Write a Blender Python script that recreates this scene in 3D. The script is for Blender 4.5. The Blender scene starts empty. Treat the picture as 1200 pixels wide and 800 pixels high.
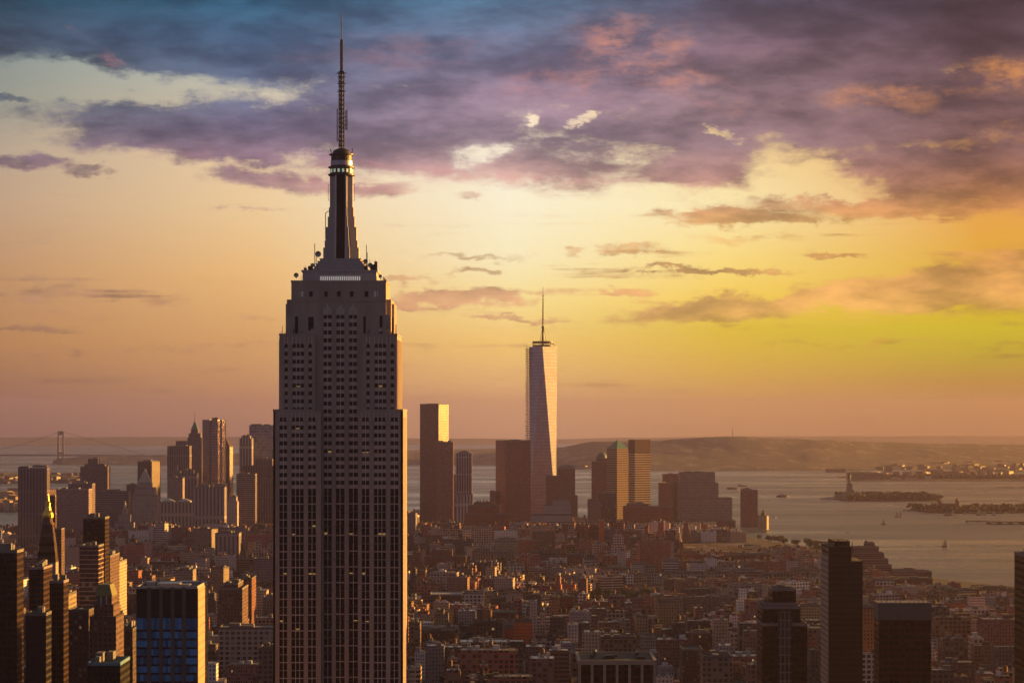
import bpy, bmesh, math, random
import numpy as np
from mathutils import Vector, Matrix
random.seed(7)
rnd = random.random
sc = bpy.context.scene
COL = sc.collection
# ------------------------------------------------------------------ camera
# photo frame 1200x800: f = 3200 px, eye level row 484 (the sea horizon dips to 513)
F, CX, EY, H = 3200.0, 600.0, 484.0, 260.0
cd = bpy.data.cameras.new("camera"); cam = bpy.data.objects.new("camera", cd); COL.objects.link(cam)
cam.location = (0, 0, H); cam.rotation_euler = (math.radians(90), 0, 0)
cd.sensor_width = 36; cd.lens = 36*F/1200; cd.shift_y = (EY-400)/1200
cd.clip_start = 5; cd.clip_end = 120000
sc.camera = cam
# ------------------------------------------------------------------ light
SUN_AZ, SUN_EL = math.radians(66), math.radians(4.2)      # measured clockwise from the view axis (+Y)
sd = Vector((math.sin(SUN_AZ)*math.cos(SUN_EL), math.cos(SUN_AZ)*math.cos(SUN_EL), math.sin(SUN_EL)))
sl = bpy.data.lights.new("sun", 'SUN'); sl.energy = 5.0; sl.angle = math.radians(0.6); sl.color = (1.0, 0.48, 0.09)
sun = bpy.data.objects.new("sun", sl); COL.objects.link(sun)
sun.rotation_euler = (-sd).to_track_quat('-Z', 'Y').to_euler()
vs = sc.view_settings
vs.view_transform = 'Standard'; vs.look = 'None'; vs.gamma = 1; vs.use_curve_mapping = False; vs.exposure = 1.5
sc.render.engine = 'CYCLES'
cy = sc.cycles
cy.use_denoising = True
cy.max_bounces = 5; cy.diffuse_bounces = 2; cy.glossy_bounces = 2; cy.transmission_bounces = 2; cy.volume_bounces = 2
cy.caustics_reflective = False; cy.caustics_refractive = False
cy.sample_clamp_indirect = 3

def lin(c):
    out = []
    for v in c[:3]:
        v = v/255.0
        out.append(v/12.92 if v <= 0.04045 else ((v+0.055)/1.055)**2.4)
    return tuple(out)+(1.0,)

# small node language
class S:
    nt = None
    def __init__(s, sock): s.s = sock
    def __add__(a, b): return M('ADD', a, b)
    def __radd__(a, b): return M('ADD', b, a)
    def __sub__(a, b): return M('SUBTRACT', a, b)
    def __rsub__(a, b): return M('SUBTRACT', b, a)
    def __mul__(a, b): return M('MULTIPLY', a, b)
    def __rmul__(a, b): return M('MULTIPLY', a, b)
    def __truediv__(a, b): return M('DIVIDE', a, b)
def put(inp, v):
    if isinstance(v, S): S.nt.links.new(v.s, inp)
    elif hasattr(v, 'is_output'): S.nt.links.new(v, inp)
    else: inp.default_value = v
def M(op, *a):
    n = S.nt.nodes.new('ShaderNodeMath'); n.operation = op
    for i, v in enumerate(a): put(n.inputs[i], v)
    return S(n.outputs[0])
def VM(op, *a, out=0):
    n = S.nt.nodes.new('ShaderNodeVectorMath'); n.operation = op
    for i, v in enumerate(a):
        if v is not None: put(n.inputs[i], v)
    return S(n.outputs[out])
def XYZ(x, y, z=0.0):
    n = S.nt.nodes.new('ShaderNodeCombineXYZ')
    put(n.inputs[0], x); put(n.inputs[1], y); put(n.inputs[2], z); return S(n.outputs[0])
def step(x, a, b, kind='SMOOTHSTEP', c=0.0, d=1.0):
    n = S.nt.nodes.new('ShaderNodeMapRange'); n.interpolation_type = kind
    put(n.inputs[0], x); put(n.inputs[1], a); put(n.inputs[2], b); put(n.inputs[3], c); put(n.inputs[4], d)
    return S(n.outputs[0])
def MIX(f, a, b, mode='MIX'):
    n = S.nt.nodes.new('ShaderNodeMix'); n.data_type = 'RGBA'; n.blend_type = mode; n.clamp_factor = True
    put(n.inputs[0], f); put(n.inputs[6], a); put(n.inputs[7], b); return S(n.outputs[2])
def NOISE(v, scale, detail=2, rough=.5, dim='3D', color=False):
    n = S.nt.nodes.new('ShaderNodeTexNoise'); n.noise_dimensions = dim
    put(n.inputs['Vector'], v); n.inputs['Scale'].default_value = scale
    n.inputs['Detail'].default_value = detail; n.inputs['Roughness'].default_value = rough
    return S(n.outputs[1 if color else 0])
def RAMP(x, stops, ease='LINEAR'):
    n = S.nt.nodes.new('ShaderNodeValToRGB'); cr = n.color_ramp; cr.interpolation = ease
    while len(cr.elements) < len(stops): cr.elements.new(0.5)
    for e, (p, c) in zip(cr.elements, stops): e.position = p
    for e, (p, c) in zip(cr.elements, stops): e.color = c
    put(n.inputs[0], x); return S(n.outputs[0])

# ------------------------------------------------------------------ sky
world = bpy.data.worlds.new("World"); sc.world = world; world.use_nodes = True
nt = world.node_tree; nt.nodes.clear(); S.nt = nt
tc = nt.nodes.new('ShaderNodeTexCoord')
sp = nt.nodes.new('ShaderNodeSeparateXYZ'); nt.links.new(tc.outputs['Generated'], sp.inputs[0])
dx, dy, dz = S(sp.outputs[0]), S(sp.outputs[1]), S(sp.outputs[2])
az = M('ARCTAN2', dx, dy)                      # clockwise from the view axis
el = M('ARCSINE', dz)
X = az*F*1.008+CX; Y = EY-el*F*1.005           # direction in steps of 1/3200 rad
# domain warp so that no cloud keeps a clean outline
wv = NOISE(XYZ(X*0.010, Y*0.022), 1.0, 8, .68, '2D', True)
wv = VM('SUBTRACT', wv, (0.5, 0.5, 0.5))
wv = VM('MULTIPLY', wv, (120.0, 50.0, 0.0))
P = VM('ADD', XYZ(X, Y), wv)
fine = NOISE(XYZ(X*0.009, Y*0.021), 1.0, 9, .66, '2D')
fine2 = NOISE(XYZ(X*0.035+3.1, Y*0.08+1.7), 1.0, 8, .68, '2D')
def blob(x, y, ax, ay, tilt=0.0, gain=1.0):
    d = VM('SUBTRACT', P, (x, y, 0))
    if tilt:                                   # tilt = dy/dx
        n = S.nt.nodes.new('ShaderNodeVectorRotate'); n.rotation_type = 'Z_AXIS'
        put(n.inputs['Vector'], d); n.inputs['Angle'].default_value = -math.atan(tilt); d = S(n.outputs[0])
    d = VM('MULTIPLY', d, (1/ax, 1/ay, 0))
    l = VM('LENGTH', d, None, out=1)
    return step(l, 1.5, 0.35, 'SMOOTHSTEP', 0.0, gain)
BL = [  # big banks
 (120,-20,360,92,0,1.2),(420,10,330,110,0,1),(250,150,215,40,.03,1.25),(470,150,180,60,0,1.2),(700,70,360,110,0,1),(640,185,190,36,0,.9),
 (900,120,330,95,.05,1),(1150,80,260,150,0,1),(790,195,130,26,.1,.8),(1120,205,170,48,.05,1),(330,213,100,15,.1,.8),(455,222,60,11,0,.7),
 (1040,243,190,15,.02,.9),(870,254,130,11,0,.85),
 (30,192,62,10,.05,.8),(98,203,42,7,0,.7),(15,126,28,8,0,.8),(95,125,22,6,0,.55),(60,170,30,6,0,.5),
 (740,292,34,8,0,.7),(676,294,22,4,0,.6),(850,317,105,4,0,.8),(556,317,34,5,0,.75),(560,299,66,4,0,.6),
 (545,346,95,8,0,.75),(470,327,45,6,0,.6),(737,341,40,6,0,.75),(850,362,130,16,-.06,1.05),(1000,348,110,16,-.05,1.05),
 (1100,340,150,26,-.06,1.2),(1210,332,130,36,0,1.2),(985,298,34,3,0,.7),(32,385,52,4,0,.7),(190,410,130,3,0,.5),(70,231,55,4,0,.45),(280,246,50,3,0,.4),(60,345,150,7,0,.35),(480,352,120,7,0,.7),
 (310,372,34,4,0,.5),(1060,405,200,4,0,.55),(620,370,60,4,0,.6),(120,345,140,9,0,.3),(550,232,22,6,0,.55),(860,283,60,7,0,.45)]
dens = None
for b in BL:
    v = blob(*b); dens = v if dens is None else M('MAXIMUM', dens, v)
HOLES = [(632,139,13,6,0,.6),(690,133,11,5,0,.55),(843,154,24,10,.5,.7),(556,178,30,11,0,.6),(945,192,90,20,.25,.42),(1128,83,36,12,0,.5),(985,218,80,14,0,.5),(720,195,60,12,.1,.25),(430,170,60,12,0,.3),(200,205,60,10,0,.4),(110,105,160,20,.1,.5)]
hole = None
for b in HOLES:
    v = blob(*b); hole = v if hole is None else M('MAXIMUM', hole, v)
streak = NOISE(XYZ(X*0.0035+2, Y*0.075+6), 1.0, 6, .6, '2D')
dens = dens*1.12-hole+(fine-0.5)*1.45+(fine2-0.5)*0.85+step(Y, 130.0, 45.0, 'SMOOTHSTEP', 0.0, 0.5)+step(streak, .52, .72)*step(Y, 225.0, 270.0, 'SMOOTHSTEP', .12, .46)
mask = step(dens, 0.14, 0.95)*step(Y, 215.0, 300.0, 'LINEAR', 1.0, 0.86)
edge = step(dens, 1.05, 0.35)
yn = Y/520.0
def col(stops): return RAMP(yn, [(max(0,min(1,y/520.0)), lin(c)) for y, c in stops])
clear = [
 (0,  [(0,(70,100,112)),(80,(142,150,145)),(120,(152,154,142)),(180,(186,166,144)),(240,(196,164,134)),(320,(196,150,108)),(400,(188,136,88)),(460,(156,110,82)),(513,(118,90,80))]),
 (300,[(0,(130,160,170)),(80,(192,196,182)),(130,(212,194,168)),(180,(238,208,168)),(240,(240,206,156)),(320,(240,190,125)),(400,(220,165,105)),(460,(200,145,98)),(513,(165,120,94))]),
 (600,[(0,(250,222,196)),(150,(255,234,206)),(200,(255,246,220)),(240,(255,244,212)),(300,(255,240,194)),(350,(255,228,152)),(400,(252,206,118)),(460,(238,184,120)),(513,(212,160,118))]),
 (850,[(0,(240,205,150)),(150,(250,216,150)),(240,(255,236,178)),(300,(255,224,134)),(350,(252,212,90)),(385,(228,194,60)),(430,(225,180,72)),(480,(212,158,88)),(513,(188,140,84))]),
 (1150,[(0,(220,160,100)),(200,(226,162,90)),(270,(232,168,70)),(310,(226,172,58)),(350,(226,182,46)),(385,(208,188,36)),(410,(196,174,40)),(450,(182,138,54)),(513,(142,104,64))])]
cloudy = [
 (0,  [(0,(26,62,82)),(50,(58,74,96)),(120,(98,110,122)),(190,(122,104,118)),(240,(176,142,124)),(385,(158,120,98)),(513,(120,92,82))]),
 (300,[(0,(36,88,120)),(50,(62,92,128)),(110,(92,104,136)),(150,(106,100,130)),(190,(140,114,134)),(225,(186,150,146)),(340,(204,152,116)),(513,(150,110,90))]),
 (600,[(0,(64,110,146)),(60,(98,108,142)),(110,(138,118,142)),(160,(150,130,148)),(210,(196,158,150)),(300,(236,178,118)),(345,(200,148,116)),(513,(170,120,96))]),
 (850,[(0,(68,70,100)),(60,(116,94,114)),(110,(130,108,124)),(170,(136,112,126)),(215,(176,132,126)),(260,(228,168,102)),(320,(210,156,100)),(360,(226,172,104)),(400,(210,172,60)),(513,(170,120,80))]),
 (1150,[(0,(50,46,66)),(60,(78,64,80)),(120,(102,80,90)),(180,(124,92,94)),(230,(168,116,82)),(260,(196,136,78)),(340,(222,164,98)),(400,(198,160,60)),(513,(140,104,66))])]
def columns(defs):
    c = None; px = None
    for x, st in defs:
        k = col(st)
        c = k if c is None else MIX(step(X, float(px), float(x), 'LINEAR'), c, k)
        px = x
    return c
csky, ccld = columns(clear), columns(cloudy)
# lighter and darker folds inside the banks, and the pink undersides
fold = NOISE(XYZ(X*0.0065+9, Y*0.021+4), 1.0, 7, .58, '2D')
ccld = MIX(1.0, ccld, MIX(step(fine2, .34, .66), (.94,.94,.95,1), (1.07,1.06,1.05,1)), 'MULTIPLY')
ccld = MIX(1.0, ccld, MIX(step(fold, .3, .72), (.55,.56,.62,1), (1.42,1.34,1.26,1)), 'MULTIPLY')
pink = None
for b in [(745,60,70,34,.3,1),(780,98,90,18,.2,1),(690,100,50,18,0,.8),(640,100,60,16,0,.6),(128,66,34,6,.6,.4),(1030,118,60,16,0,.8),(1170,95,50,20,0,1),(480,60,120,20,0,.25),(450,205,120,18,0,.7),(190,180,60,10,0,.5)]:
    v = blob(*b); pink = v if pink is None else M('MAXIMUM', pink, v)
pink = pink*step(fine, .38, .66)
ccld = MIX(pink*0.8, ccld, MIX(step(X, 600.0, 1150.0, 'LINEAR'), lin((205,140,140)), lin((225,150,90))))
lining = edge*step(fine2, .35, .7)*step(Y, 60.0, 190.0)*step(Y, 330.0, 270.0)
ccld = MIX(lining*0.7, ccld, csky)
front = MIX(mask*0.96, csky, ccld)
# bright core behind the clouds
core = blob(556,178,30,15)
front = MIX(core*0.3, front, (1.0, .93, .75, 1))
# the rest of the dome: gold towards the sun, dusk behind the viewer, Nishita above
dsun = M('ABSOLUTE', az-SUN_AZ)
gold = RAMP(el*4.0, [(0,(.55,.33,.16,1)),(.25,(.62,.42,.20,1)),(.6,(.26,.20,.20,1)),(1,(.10,.10,.15,1))])
front = MIX(step(dsun, .85, .3), front, gold)
dusk = RAMP(el*1.6, [(0,(.26,.20,.33,1)),(.10,(.26,.20,.33,1)),(.20,(.09,.066,.125,1)),(1,(.062,.052,.10,1))])
back = M('MAXIMUM', step(az, -.26, -.8), step(az, 1.25, 1.75))
front = MIX(back, front, dusk)
sky = nt.nodes.new('ShaderNodeTexSky'); sky.sky_type = 'NISHITA'; sky.sun_disc = False
sky.sun_elevation = SUN_EL; sky.sun_rotation = SUN_AZ; sky.air_density = 1.5; sky.dust_density = 3
nish = MIX(1.0, S(sky.outputs[0]), (.16,.15,.15,1), 'MULTIPLY')
final = MIX(step(el, math.radians(10), math.radians(28)), front, nish)
bg = nt.nodes.new('ShaderNodeBackground'); bg.inputs[1].default_value = 0.354; put(bg.inputs[0], final)
wo = nt.nodes.new('ShaderNodeOutputWorld'); nt.links.new(bg.outputs[0], wo.inputs[0])
world.cycles.sampling_method = 'MANUAL'; world.cycles.sample_map_resolution = 1024

# ------------------------------------------------------------------ helpers
R2 = 2*6.371e6
def gz(D): return -D*D/R2                       # the sea bends away from the eye
def wx(px, D): return (px-CX)/F*D
def wz(py, D): return H+(EY-py)/F*D
def tag(o, label=None, cat=None, group=None, kind=None):
    if label: o['label'] = label
    if cat: o['category'] = cat
    if group: o['group'] = group
    if kind: o['kind'] = kind
    return o
def empty(name, loc, rz=0.0, label=None, cat=None, group=None):
    o = bpy.data.objects.new(name, None); COL.objects.link(o)
    o.location = loc; o.rotation_euler = (0, 0, rz); o.empty_display_size = 1
    return tag(o, label, cat, group)
class MB:
    def __init__(s): s.v, s.f, s.uv, s.m, s.c = [], [], [], [], []; s.col = (1, 1, 1)
    def face(s, pts, mat=0, uv=None):
        i = len(s.v); s.v.extend(pts); s.f.append(tuple(range(i, i+len(pts)))); s.m.append(mat); s.c.append(s.col)
        if uv is None: uv = [(p[0], p[1]) for p in pts]
        s.uv.extend(uv)
    def prism(s, poly, z0, z1, mat=0, top=None, poly2=None, cap=True, uoff=0.0):
        p2 = poly2 or poly; n = len(poly); u = uoff
        for i in range(n):
            a, b, c, d = poly[i], poly[(i+1) % n], p2[(i+1) % n], p2[i]
            L = math.hypot(b[0]-a[0], b[1]-a[1])
            L2 = math.hypot(c[0]-d[0], c[1]-d[1]); e = (L-L2)/2
            if L2 < 1e-6: s.face([(a[0],a[1],z0),(b[0],b[1],z0),(c[0],c[1],z1)], mat, [(u,z0),(u+L,z0),(u+L/2,z1)])
            elif L < 1e-6: s.face([(a[0],a[1],z0),(c[0],c[1],z1),(d[0],d[1],z1)], mat, [(u,z0),(u+L2/2,z1),(u-L2/2,z1)])
            else: s.face([(a[0],a[1],z0),(b[0],b[1],z0),(c[0],c[1],z1),(d[0],d[1],z1)], mat, [(u,z0),(u+L,z0),(u+L-e,z1),(u+e,z1)])
            u += L
        if cap and math.hypot(p2[0][0]-p2[1][0], p2[0][1]-p2[1][1]) > 1e-6:
            s.face([(p[0],p[1],z1) for p in p2], mat if top is None else top)
    def box(s, x0, x1, y0, y1, z0, z1, mat=0, top=None):
        s.prism([(x0,y0),(x1,y0),(x1,y1),(x0,y1)], z0, z1, mat, top, uoff=x0)
    def cbox(s, x0, x1, y0, y1, z0, z1, mat=0):
        s.box(x0, x1, y0, y1, z0, z1, mat); s.face([(x0,y0,z0),(x0,y1,z0),(x1,y1,z0),(x1,y0,z0)], mat)
    def rbox(s, cx, cy, w, d, th, z0, z1, mat=0, top=None):
        c, t = math.cos(th), math.sin(th)
        s.prism([(cx+x*c-y*t, cy+x*t+y*c) for x, y in ((-w/2,-d/2),(w/2,-d/2),(w/2,d/2),(-w/2,d/2))], z0, z1, mat, top, uoff=cx)
    def ring(s, cx, cy, r, n=12, ry=None): return [(cx+r*math.cos(2*math.pi*(i+.5)/n), cy+(ry or r)*math.sin(2*math.pi*(i+.5)/n)) for i in range(n)]
    def lathe(s, prof, cx=0, cy=0, n=12, mat=0):   # prof: (r, z) upward
        for (r0, z0), (r1, z1) in zip(prof, prof[1:]):
            if abs(z1-z0) < 1e-6 and r1 > r0:      # underside or step
                a, b = s.ring(cx,cy,r0,n), s.ring(cx,cy,r1,n)
                for i in range(n):
                    j = (i+1) % n; s.face([(a[i][0],a[i][1],z0),(a[j][0],a[j][1],z0),(b[j][0],b[j][1],z0),(b[i][0],b[i][1],z0)], mat)
            else: s.prism(s.ring(cx,cy,max(r0,1e-7),n), z0, z1, mat, None, s.ring(cx,cy,max(r1,1e-7),n), cap=False)
        if prof[-1][0] > 1e-3: s.face([(p[0],p[1],prof[-1][1]) for p in s.ring(cx,cy,prof[-1][0],n)], mat)
    def bar(s, a, b, w, mat=0, w2=None):
        a, b = Vector(a), Vector(b); d = (b-a).normalized()
        u = d.cross(Vector((0,0,1)))
        if u.length < 1e-3: u = Vector((1,0,0))
        u.normalize(); v = d.cross(u)
        w2 = w if w2 is None else w2
        A = [a+(u*i+v*j)*w/2 for i, j in ((-1,-1),(1,-1),(1,1),(-1,1))]
        B = [b+(u*i+v*j)*w2/2 for i, j in ((-1,-1),(1,-1),(1,1),(-1,1))]
        for i in range(4):
            j = (i+1) % 4; s.face([tuple(A[i]),tuple(A[j]),tuple(B[j]),tuple(B[i])], mat)
        s.face([tuple(p) for p in A], mat); s.face([tuple(p) for p in reversed(B)], mat)
    def build(s, name, mats, parent=None, loc=None, weld=False):
        me = bpy.data.meshes.new(name); me.from_pydata([tuple(p) for p in s.v], [], s.f)
        if not isinstance(mats, (list, tuple)): mats = [mats]
        for m in mats: me.materials.append(m)
        me.polygons.foreach_set('material_index', s.m)
        l = me.uv_layers.new(name='UVMap'); l.data.foreach_set('uv', np.array(s.uv, dtype=np.float32).ravel())
        ca = me.color_attributes.new('col', 'FLOAT_COLOR', 'CORNER')
        arr = np.ones((len(s.uv), 4), dtype=np.float32)
        cnt = [len(f) for f in s.f]; arr[:, :3] = np.repeat(np.array(s.c, dtype=np.float32), cnt, axis=0)
        ca.data.foreach_set('color', arr.ravel())
        me.update()
        if weld:
            bm = bmesh.new(); bm.from_mesh(me); bmesh.ops.remove_doubles(bm, verts=bm.verts, dist=1e-4)
            bmesh.ops.recalc_face_normals(bm, faces=bm.faces); bm.to_mesh(me); bm.free()
        o = bpy.data.objects.new(name, me); COL.objects.link(o)
        if parent is not None: o.parent = parent
        if loc: o.location = loc
        return o
def rect(w, d, cx=0, cy=0): return [(cx-w/2,cy-d/2),(cx+w/2,cy-d/2),(cx+w/2,cy+d/2),(cx-w/2,cy+d/2)]

# ------------------------------------------------------------------ materials
def mat_new(name):
    m = bpy.data.materials.new(name); m.use_nodes = True; n = m.node_tree; n.nodes.clear(); S.nt = n
    b = n.nodes.new('ShaderNodeBsdfPrincipled'); o = n.nodes.new('ShaderNodeOutputMaterial'); n.links.new(b.outputs[0], o.inputs[0])
    return m, b
def plain(name, c, rough=.75, metal=0.0, var=.25, scale=.15, emit=None, zs=1.0):
    m, b = mat_new(name)
    t = S.nt.nodes.new('ShaderNodeTexCoord')
    n = NOISE(VM('MULTIPLY', S(t.outputs['Object']), (1.0,1.0,zs)), scale, 5, .65)
    k = MIX(n, tuple(v*(1-var) for v in c)+(1,), tuple(min(1,v*(1+var)) for v in c)+(1,))
    at = S.nt.nodes.new('ShaderNodeAttribute'); at.attribute_name = 'col'
    put(b.inputs['Base Color'], MIX(1.0, k, S(at.outputs[0]), 'MULTIPLY'))
    b.inputs['Roughness'].default_value = rough; b.inputs['Metallic'].default_value = metal
    if emit: b.inputs['Emission Color'].default_value = emit[0]+(1,); b.inputs['Emission Strength'].default_value = emit[1]
    return m
def facade(name, wall, glass=(.02,.022,.03), pu=3.2, pv=3.7, fu=.5, fv=.5, rough=.25, metal=0.0, lit=0.0, wrough=.8, blinds=.2, wmetal=0.0, band=None, dirt=.2, jit=1.0, spec=.5):
    m, b = mat_new(name)
    uvn = S.nt.nodes.new('ShaderNodeUVMap'); s = S.nt.nodes.new('ShaderNodeSeparateXYZ'); S.nt.links.new(uvn.outputs[0], s.inputs[0])
    u, v = S(s.outputs[0])*(1/pu), S(s.outputs[1])*(1/pv)
    mu = M('LESS_THAN', M('ABSOLUTE', M('FRACT', u)-.5), fu/2)
    mv = M('LESS_THAN', M('ABSOLUTE', M('FRACT', v)-.5), fv/2)
    win = mu*mv
    oi = S.nt.nodes.new('ShaderNodeObjectInfo')
    wn = S.nt.nodes.new('ShaderNodeTexWhiteNoise'); wn.noise_dimensions = '3D'
    put(wn.inputs[0], XYZ(M('FLOOR', u), M('FLOOR', v), S(oi.outputs['Random'])))
    r = S(wn.outputs[0]); s2 = S.nt.nodes.new('ShaderNodeSeparateColor'); S.nt.links.new(wn.outputs[1], s2.inputs[0]); r2 = S(s2.outputs[1])
    b.inputs['Specular IOR Level'].default_value = spec
    at = S.nt.nodes.new('ShaderNodeAttribute'); at.attribute_name = 'col'
    big = NOISE(uvn.outputs[0], .06, 4, .6)
    w = MIX(1.0, wall+(1,), S(at.outputs[0]), 'MULTIPLY')
    if band:                                     # a lighter or darker course every `band[0]` floors
        bm_ = M('LESS_THAN', M('FRACT', v*(1/band[0])), band[1]); w = MIX(bm_, w, band[2]+(1,))
    w = MIX(1.0, w, MIX(big, (1-dirt,1-dirt,1-dirt,1), (1+dirt,1+dirt,1+dirt,1)), 'MULTIPLY')
    g = MIX(r, tuple(x*(1-.55*jit) for x in glass)+(1,), tuple(x*(1+.7*jit) for x in glass)+(1,))
    if blinds: g = MIX(M('GREATER_THAN', r2, 1-blinds), g, (.20,.18,.16,1))
    put(b.inputs['Base Color'], MIX(win, w, g))
    put(b.inputs['Roughness'], step(win, 0.0, 1.0, 'LINEAR', wrough, rough))
    put(b.inputs['Metallic'], step(win, 0.0, 1.0, 'LINEAR', wmetal, metal))
    if lit:
        put(b.inputs['Emission Color'], (1.0, .62, .28, 1))
        put(b.inputs['Emission Strength'], win*M('GREATER_THAN', r, 1-lit)*r2*r2*0.22)
    return m
MT = {}
MT['roof_dark'] = plain('roof_dark', (.06,.055,.06), .9, var=.4, scale=.2)
MT['roof_grey'] = plain('roof_grey', (.17,.165,.18), .9, var=.4, scale=.2)
MT['roof_light'] = plain('roof_light', (.42,.42,.46), .85, var=.25, scale=.2)
MT['roof_brown'] = plain('roof_brown', (.13,.08,.065), .9, var=.35, scale=.2)
ROOFS = [MT['roof_dark'], MT['roof_grey'], MT['roof_light'], MT['roof_brown']]
MT['metal_dark'] = plain('metal_dark', (.05,.045,.05), .5, .6)
MT['metal'] = plain('metal', (.35,.34,.36), .35, .8)
MT['steel_red'] = plain('steel_red', (.35,.06,.04), .6)
MT['tank_wood'] = plain('tank_wood', (.16,.09,.06), .85)
MT['limestone'] = plain('limestone', (.33,.265,.265), .7, var=.42, scale=.16, zs=.22)
MT['ornament'] = plain('ornament', (.62,.56,.52), .45, .2)
MT['mast_metal'] = plain('mast_metal', (.40,.38,.41), .5, .3, var=.3, scale=.5, zs=.3)
MT['copper_green'] = plain('copper_green', (.07,.22,.18), .6)
MT['gold'] = plain('gold', (.85,.50,.10), .3, .9)
MT['stone_pale'] = plain('stone_pale', (.40,.36,.36), .8)
MT['white_paint'] = plain('white_paint', (.78,.77,.75), .6)
MT['sail'] = plain('sail', (.6,.5,.38), .8)
MT['hull_dark'] = plain('hull_dark', (.06,.05,.06), .6)
MT['deck_light'] = plain('deck_light', (.9,.9,.95), .5, emit=((1,.90,.82), .18))
MT['lamp_green'] = plain('lamp_green', (.8,.9,.7), .5, emit=((.8,1,.72), .09))
MT['lit_window'] = plain('lit_window', (.6,.36,.14), .6, emit=((1,.60,.18), .07))
MT['glass_dark'] = plain('glass_dark', (.009,.007,.009), .3)
MT['glass_dark'].node_tree.nodes['Principled BSDF'].inputs['Specular IOR Level'].default_value = .18
MT['spandrel'] = plain('spandrel', (.50,.40,.40), .55, .35, var=.35, scale=.7)
MT['mullion'] = plain('mullion', (.60,.52,.52), .5, .3)
MT['leaf'] = plain('leaf', (.045,.055,.030), .9, var=.5, scale=.4)
MT['bark'] = plain('bark', (.08,.06,.05), .9)
MT['land'] = plain('land', (.04,.036,.036), .95, var=.5, scale=.02)
MT['asphalt'] = plain('asphalt', (.05,.047,.052), .92, var=.4, scale=.03)
MT['wood_far'] = plain('wood_far', (.034,.036,.028), .95, var=.5, scale=.01)
MT['orange_net'] = plain('orange_net', (.55,.13,.05), .8)
FW = [  # the fill's walls: punched, tight, loft, ribbon; tinted by the colour of each building
 facade('wall_punched', (1,1,1), pu=2.9, pv=3.4, fu=.42, fv=.5, lit=.006),
 facade('wall_tight', (1,1,1), pu=2.1, pv=3.2, fu=.5, fv=.55, lit=.006),
 facade('wall_loft', (1,1,1), pu=4.4, pv=4.3, fu=.66, fv=.62, lit=.008),
 facade('wall_ribbon', (1,1,1), pu=30, pv=3.6, fu=.97, fv=.48, lit=.004, blinds=.1)]
DARK = {'brick':(.24,.085,.065)}
MT['tower_purple'] = facade('tower_purple', (.17,.125,.15), pu=3.4, pv=3.6, fu=.5, fv=.5)
MT['tower_strip'] = facade('tower_strip', (.24,.19,.22), pu=5.6, pv=40, fu=.5, fv=.93, blinds=0)
MT['tower_grid'] = facade('tower_grid', (.34,.29,.31), pu=3.6, pv=3.8, fu=.58, fv=.52)
MT['tower_glassblue'] = facade('tower_glassblue', (.26,.26,.32), glass=(.16,.18,.26), pu=6, pv=7.6, fu=.9, fv=.9, rough=.18, metal=.5, blinds=0)
MT['tower_maroon'] = facade('tower_maroon', (.20,.08,.075), glass=(.05,.03,.035), pu=3.0, pv=3.8, fu=.55, fv=.5)
MT['tower_band'] = facade('tower_band', (.36,.31,.33), pu=60, pv=4.0, fu=.99, fv=.5, blinds=0)
MT['tower_stone'] = facade('tower_stone', (.36,.31,.32), pu=3.0, pv=3.8, fu=.4, fv=.5)
MT['tower_stonestrip'] = facade('tower_stonestrip', (.38,.33,.35), pu=7, pv=60, fu=.42, fv=.9, blinds=0)
MT['tower_goldband'] = facade('tower_goldband', (.52,.38,.26), glass=(.05,.035,.04), pu=80, pv=5.6, fu=.995, fv=.5, blinds=0)
MT['tower_black'] = facade('tower_black', (.030,.014,.010), glass=(.006,.005,.008), pu=3.2, pv=3.8, fu=.75, fv=.6, rough=.25, blinds=.0, lit=0, wrough=.9, spec=.2)
MT['tower_blackband'] = facade('tower_blackband', (.030,.024,.026), glass=(.006,.005,.007), pu=60, pv=3.9, fu=.99, fv=.62, rough=.3, blinds=0, wrough=.8, spec=.25)
MT['tower_steel'] = facade('tower_steel', (.30,.27,.26), glass=(.16,.14,.14), pu=4, pv=3.6, fu=.86, fv=.8, rough=.2, metal=.85, wmetal=.85, wrough=.3, blinds=0)
MT['tower_bluewin'] = facade('tower_bluewin', (.05,.045,.055), glass=(.05,.05,.07), pu=4.5, pv=3.9, fu=.7, fv=.55, blinds=.12, lit=.01)
MT['brick_red'] = facade('brick_red', (.27,.09,.07), pu=3.0, pv=3.5, fu=.42, fv=.5, lit=.005)
MT['brick_dark'] = facade('brick_dark', (.10,.05,.05), pu=3.0, pv=3.5, fu=.45, fv=.5, lit=.008)
MT['tan'] = facade('tan', (.46,.36,.27), pu=3.1, pv=3.6, fu=.42, fv=.5, lit=.005)
MT['tan_grid'] = facade('tan_grid', (.34,.25,.22), pu=4.2, pv=4.0, fu=.6, fv=.58, lit=.01)
MT['cream'] = facade('cream', (.62,.55,.47), pu=3.3, pv=3.5, fu=.5, fv=.5, lit=.004)
MT['whitegrid'] = facade('whitegrid', (.62,.58,.58), pu=5.2, pv=4.6, fu=.62, fv=.6, lit=.004)
MT['whiteband'] = facade('whiteband', (.66,.64,.66), pu=60, pv=4.0, fu=.995, fv=.5, blinds=0)
MT['creamband'] = facade('creamband', (.30,.20,.17), glass=(.03,.015,.015), pu=3.2, pv=3.9, fu=1.1, fv=.76, blinds=.08, lit=.006)

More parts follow.
